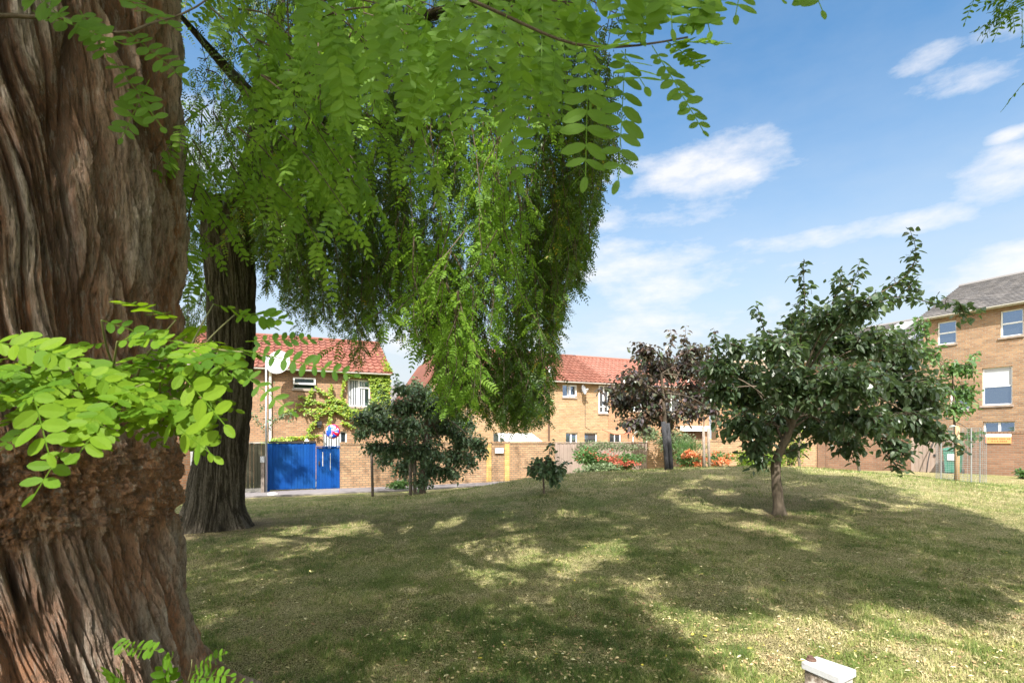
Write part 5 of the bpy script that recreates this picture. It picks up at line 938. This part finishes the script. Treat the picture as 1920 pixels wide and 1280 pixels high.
# chicken-wire cage
cb = P(1801, 905, 15.0); cb[2] = float(gz(cb[0], cb[1])); cage = empty('mesh_cage', cb, 0, 'cylindrical galvanised wire mesh cage around the young tree by the right wall', 'tree guard'); A = Acc(); rc = .56; nH = 21; hh = 1.56
for k in range(34):
    an = 2 * math.pi * k / 34; A.tube([(rc * math.cos(an), rc * math.sin(an), 0), (rc * math.cos(an), rc * math.sin(an), hh)], .0028, 3, cap=False)
for k in range(30):
    z_ = hh * k / 29; an = np.linspace(0, 2 * math.pi, 37); A.tube(np.stack([rc * np.cos(an), rc * np.sin(an), z_ + 0 * an], -1), .0040, 3, cap=False)
A.build('wire_mesh', M['galv'], cage); 
for an in (0.0, math.pi, 4.4): A = Acc(); A.tube([(1.02 * rc * math.cos(an), 1.02 * rc * math.sin(an), -.1), (1.02 * rc * math.cos(an), 1.02 * rc * math.sin(an), hh)], .016, 6); A.build('support_rod', M['galv'], cage)

def bush(name, label, px, py, Y, rx, ry, rz_depth, lmat, leafL, n, seed, flowers=None, fn=0, cat='shrub', lw=.5, fz=(.2, 1.), group=None, fL=.07, spiky=0.):
    r = np.random.default_rng(seed); c = P(px, py, Y); g0 = float(gz(c[0], c[1])); b = np.array([c[0], c[1], g0]); d = empty(name, b, 0, label, cat, group); RX, RZ = rx / FP * Y, ry / FP * Y
    k = 12; cen = nrm(r.normal(0, 1, (k, 3))) * r.uniform(.3, .75, (k, 1)) * [RX, rz_depth, RZ]; A = Acc(); S_ = Acc()
    for q_ in range(k):
        S_.tube(smoothline([(r.normal(0, .1), r.normal(0, .1), -.05), cen[q_] * [.5, .5, .4] + [0, 0, (c[2] - g0) * .5], cen[q_] + [0, 0, c[2] - g0]], 8), np.linspace(.015, .004, 8), 5)
    w = r.integers(0, k, n); v = nrm(r.normal(0, 1, (n, 3))) * r.random((n, 1)) ** .4; p = cen[w] + v * [RX * .48, rz_depth * .5, RZ * .5] + [0, 0, c[2] - g0]; p[:, 2] = np.maximum(p[:, 2], .03)
    D = v * [1, 1, .6] + r.normal(0, .4, (n, 3)) + [0, 0, .1 + spiky]; N_ = nrm(v + [0, 0, .7] + r.normal(0, .3, (n, 3))); blades(A, p, D, N_, leafL * r.uniform(.6, 1.2, n), leafL * lw, r.random(n), 2, .25, OV, .15)
    A.build('foliage', M[lmat], d); S_.build('stem', M['twig'], d, True)
    if flowers:
        F = Acc(); m = fn; v = nrm(r.normal(0, 1, (m, 3)) + [0, -.8, .3]); kc = 9; fc = nrm(r.normal(0, 1, (kc, 3)) + [0, -.7, .2]) * [RX * .8, rz_depth * .95, RZ * .8]; w = r.integers(0, kc, m); p = fc[w] + r.normal(0, 1, (m, 3)) * [RX * .16, .12, RZ * .15] + [0, 0, c[2] - g0]; p[:, 2] = np.maximum(p[:, 2], .08)
        for a in range(3): blades(F, p, r.normal(0, 1, (m, 3)) + [0, -.5, .3], nrm(r.normal(0, 1, (m, 3)) + [0, -1, .5]), fL, fL * .7, r.random(m), 2, .2, OV)
        F.build('blossom', M[flowers], d)
    return d
bush('flowering_shrub', 'dark green shrub at the left end of the bed in front of the wooden fence', 1115, 858, 22.0, 42, 24, .6, 'bushleaf', .13, 1700, 51, 'redflower', 40)
bush('flowering_shrub', 'shrub with red flowers in front of the wooden fence', 1172, 866, 21.5, 36, 18, .5, 'bushleaf', .12, 1300, 52, 'redflower', 190, fL=.085)
bush('leafy_shrub', 'low pale-leaved plants at the foot of the wooden fence', 1125, 880, 20.5, 50, 12, .5, 'paleleaf', .14, 1000, 53)
bush('flowering_shrub', 'shrub covered in orange flowers right of the blackened posts', 1292, 862, 20.0, 30, 17, .5, 'bushleaf', .10, 900, 54, 'flower', 330, fL=.085)
bush('flowering_shrub', 'smaller orange-flowered shrub right of the pale grey stake', 1346, 862, 20.5, 24, 16, .5, 'bushleaf', .10, 800, 55, 'flower', 150, fL=.085)
bush('leafy_shrub', 'lime green shrub left of the spreading tree trunk', 1400, 866, 20.5, 38, 20, .6, 'limeleaf', .12, 1300, 56)
bush('leafy_shrub', 'bright lime shrub directly behind the spreading tree trunk', 1445, 862, 21.0, 30, 22, .6, 'limeleaf', .12, 1100, 57)
bush('climber_mound', 'tall rounded pale green climber spilling over the wall behind the purple tree', 1265, 820, 24.6, 38, 34, .8, 'paleleaf', .11, 3600, 58, lw=.45)
bush('climber_mound', 'pale green climber trailing over the wooden fence top left of the blackened posts', 1208, 812, 24.4, 34, 18, .5, 'paleleaf', .11, 1500, 59, lw=.45)
bush('grassy_plant', 'spiky green grassy plant behind the orange flowers', 1285, 842, 21.5, 40, 16, .5, 'bushleaf', .28, 420, 60, lw=.08, spiky=.9)
bush('leafy_shrub', 'thin climber hanging on the wooden fence', 1135, 838, 24.0, 70, 12, .25, 'paleleaf', .09, 1500, 61)
bush('leafy_shrub', 'green shrub behind the wall below the spreading tree', 1700, 800, 23.2, 42, 14, .7, 'limeleaf', .16, 900, 62)
bush('leafy_shrub', 'yellow-green shrub at the left end of the right-hand brick wall', 1480, 850, 22.5, 34, 26, .6, 'limeleaf', .12, 1000, 63)
bush('weed_clump', 'green weeds at the wall foot behind the bushy tree', 752, 908, 19.6, 24, 8, .4, 'bushleaf', .12, 500, 64, cat='weeds')
bush('weed_clump', 'small weed tuft at the foot of the steel pole', 503, 922, 20.8, 8, 5, .15, 'bushleaf', .09, 160, 65, cat='weeds')
bush('weed_clump', 'bright green weed at the foot of the wall on the right edge', 1918, 885, 18.0, 10, 7, .3, 'bushleaf', .12, 240, 66, cat='weeds')
# creeper on the left house
cre = empty('wall_creeper', (oL[0], oL[1], 0), th23, 'yellow-green creeper covering the right end of the left house and trailing left along it', 'climbing plant'); rc_ = np.random.default_rng(70); P2 = []
def seed_poly(poly, n):
    xs_ = [p[0] for p in poly]; ys_ = [p[1] for p in poly]; a = rc_.uniform(min(xs_), max(xs_), n); b = rc_.uniform(min(ys_), max(ys_), n); m = inside(a, b, poly); return list(zip(a[m], b[m]))
P2 += seed_poly([(690, 698), (731, 699), (731, 790), (700, 800), (672, 790), (655, 780), (650, 766), (690, 766), (697, 745)], 5200)
P2 += seed_poly([(620, 764), (640, 758), (655, 768), (690, 770), (690, 786), (650, 784)], 900); P2 += seed_poly([(650, 698), (700, 698), (700, 708), (650, 706)], 260)
strands = [[(655, 765), (600, 766), (545, 768), (525, 772)], [(655, 770), (620, 758), (590, 755), (555, 757)], [(655, 765), (630, 748), (605, 735), (592, 725)], [(655, 768), (625, 760), (600, 770), (570, 774)], [(600, 770), (592, 790), (582, 800), (578, 812)], [(622, 770), (618, 785), (616, 800)], [(648, 765), (640, 740), (645, 715), (652, 700)],
           [(625, 755), (618, 735), (620, 722)], [(580, 818), (550, 822), (520, 826), (490, 829)], [(600, 816), (570, 818), (540, 820), (505, 824)], [(610, 760), (580, 748), (560, 742)], [(640, 790), (655, 796), (665, 800)], [(655, 762), (640, 752), (628, 750), (610, 748)], [(575, 757), (582, 740), (585, 730)], [(640, 768), (610, 774), (590, 778)]]
for s_ in strands:
    a = np.array(s_, float); t_ = np.linspace(0, 1, 100 if len(s_) > 3 else 60); L_ = np.linspace(0, 1, len(a)); xx = np.interp(t_, L_, a[:, 0]) + rc_.normal(0, 1.4, len(t_)); yy = np.interp(t_, L_, a[:, 1]) + rc_.normal(0, 1.7, len(t_)) ; P2 += list(zip(xx, yy))
P2 = np.array(P2); XZ = np.array([FL.xz(a, b) for a, b in P2]); okm = ~((XZ[:, 0] > w2[0] - .02) & (XZ[:, 0] < w2[2] - .25) & (XZ[:, 1] > w2[1]) & (XZ[:, 1] < w2[3])) & (XZ[:, 0] < LL + .05); XZ = XZ[okm]; n = len(XZ)
A = Acc(); blades(A, np.stack([XZ[:, 0], -rc_.uniform(.02, .22, n), XZ[:, 1]], -1), np.stack([rc_.normal(0, .5, n), -rc_.uniform(.2, .8, n), -rc_.uniform(.3, 1, n)], -1), nrm(np.stack([rc_.normal(0, .3, n), -np.ones(n), rc_.uniform(.2, .8, n)], -1)), .12 * rc_.uniform(.6, 1.2, n), .10, rc_.random(n), 2, .15, OV)
n2_ = 500; vx = rc_.uniform(0, .5, n2_); sl_ = rc_.random(n2_); A2 = A; blades(A, np.stack([LL - vx * .7 + .1, -.3 + sl_ * 4.2, 5.1 + sl_ * 2.0 * (4 / 4.28) + .08], -1), rc_.normal(0, 1, (n2_, 3)) * [1, 1, .3], nrm(rc_.normal(0, .3, (n2_, 3)) + [0, -.5, 1]), .13, .1, rc_.random(n2_), 2, .15, OV)
A.build('foliage', M['ivy'], cre); A = Acc()
for s_ in strands: q_ = np.array([(FL.xz(a, b)[0], -.012, FL.xz(a, b)[1]) for a, b in s_]); A.tube(smoothline(q_, 12), .008, 4)
A.build('stem', M['twig'], cre)

# ------------------------------------------------------------------ GRASS AND LITTER
rg = np.random.default_rng(90)
def wedge(n, y0, y1, pw=1.):
    s = rg.uniform(1 / y1 ** pw, 1 / y0 ** pw, n); Y = s ** (-1 / pw); X = rg.uniform(-1.08, 1.08, n) * Y; return X, Y
def gzn(x, y):
    nr = np.exp(-((x) ** 2 + (y - 8) ** 2) / 300.); return gz(x, y) + (fbm(x * 1.3, y * 1.3, x * 0, 4) - .5) * .07 * nr + (fbm(x * 5, y * 5, x * 0 + 3, 2) - .5) * .05 * nr
X, Y = wedge(520000, 2.5, 17, .8); dn = fbm(X * 1.7 + 5, Y * 1.7, X * 0, 3); ok = (rg.random(len(X)) < smooth(.25, .62, dn) + .30); ok &= ~((np.hypot(X + 5.25, Y - 9) < .9 + .9 * dn * rg.random(len(X))) | (np.hypot(X + 2.1, Y - 2.1) < 1. + 1.1 * dn * rg.random(len(X)))); X, Y, dn = X[ok], Y[ok], dn[ok]; n = len(X); Z = gzn(X, Y)
far = np.clip(Y / 6, .8, 2.2); h = rg.uniform(.009, .031, n) * (1 + .4 * (far - 1)) * (.7 + .9 * dn); an = rg.uniform(0, 6.28, n); lean = rg.uniform(.3, 1.6, n); w = .0022 * far * rg.uniform(.7, 1.4, n)
b = np.stack([X, Y, Z - .003], -1); s_ = np.stack([np.cos(an), np.sin(an), 0 * an], -1); d_ = np.stack([-np.sin(an), np.cos(an), 0 * an], -1); tip = b + d_ * (h * lean)[:, None] + np.array([0, 0, 1.]) * h[:, None]
big = fbm(X * .8, Y * .8, X * 0 + 9, 3); tuft = fbm(X * 7, Y * 7, X * 0 + 1, 3); h *= .55 + 1.1 * smooth(.35, .65, tuft); tip = b + d_ * (h * lean)[:, None] + np.array([0, 0, 1.]) * h[:, None]; tint = np.clip(rg.normal(.44, .2, n) + (.5 - big) * 1.2 + (.5 - tuft) * 1.5, 0, 1); lush = fbm(X * 2.1 + 30, Y * 2.1, X * 0 + 4, 3) > .60; tint[lush] *= .45
A = Acc(); A.add(np.stack([b - s_ * w[:, None], b + s_ * w[:, None], tip], 1), np.arange(n * 3).reshape(n, 3), tint); tag(A.build('grass', M['blade']), 'short patchy mown grass, part green and part dry', 'grass', kind='stuff')
X, Y = wedge(8000, 2.6, 15, .5); X2, Y2 = wedge(2500, 2.6, 8, .2); X = np.concatenate([X, X2]); Y = np.concatenate([Y, Y2]); keepm = (rg.random(len(X)) < .45 + .55 * smooth(.45, .6, fbm(X * .6, Y * .6, X * 0 + 2, 3))); X, Y = X[keepm], Y[keepm]; n = len(X); Z = gzn(X, Y) + rg.uniform(.006, .02, n); A = Acc()
D = rg.normal(0, 1, (n, 3)) * [1, 1, .15]; blades(A, np.stack([X, Y, Z], -1), D, nrm(rg.normal(0, .28, (n, 3)) + [0, 0, 1]), rg.uniform(.014, .042, n), rg.uniform(.007, .018, n), rg.random(n), 2, .3, PROF, .1)
tag(A.build('fallen_leaves', M['litter']), 'small pale dry leaflets scattered over the grass', 'leaf litter', kind='stuff')
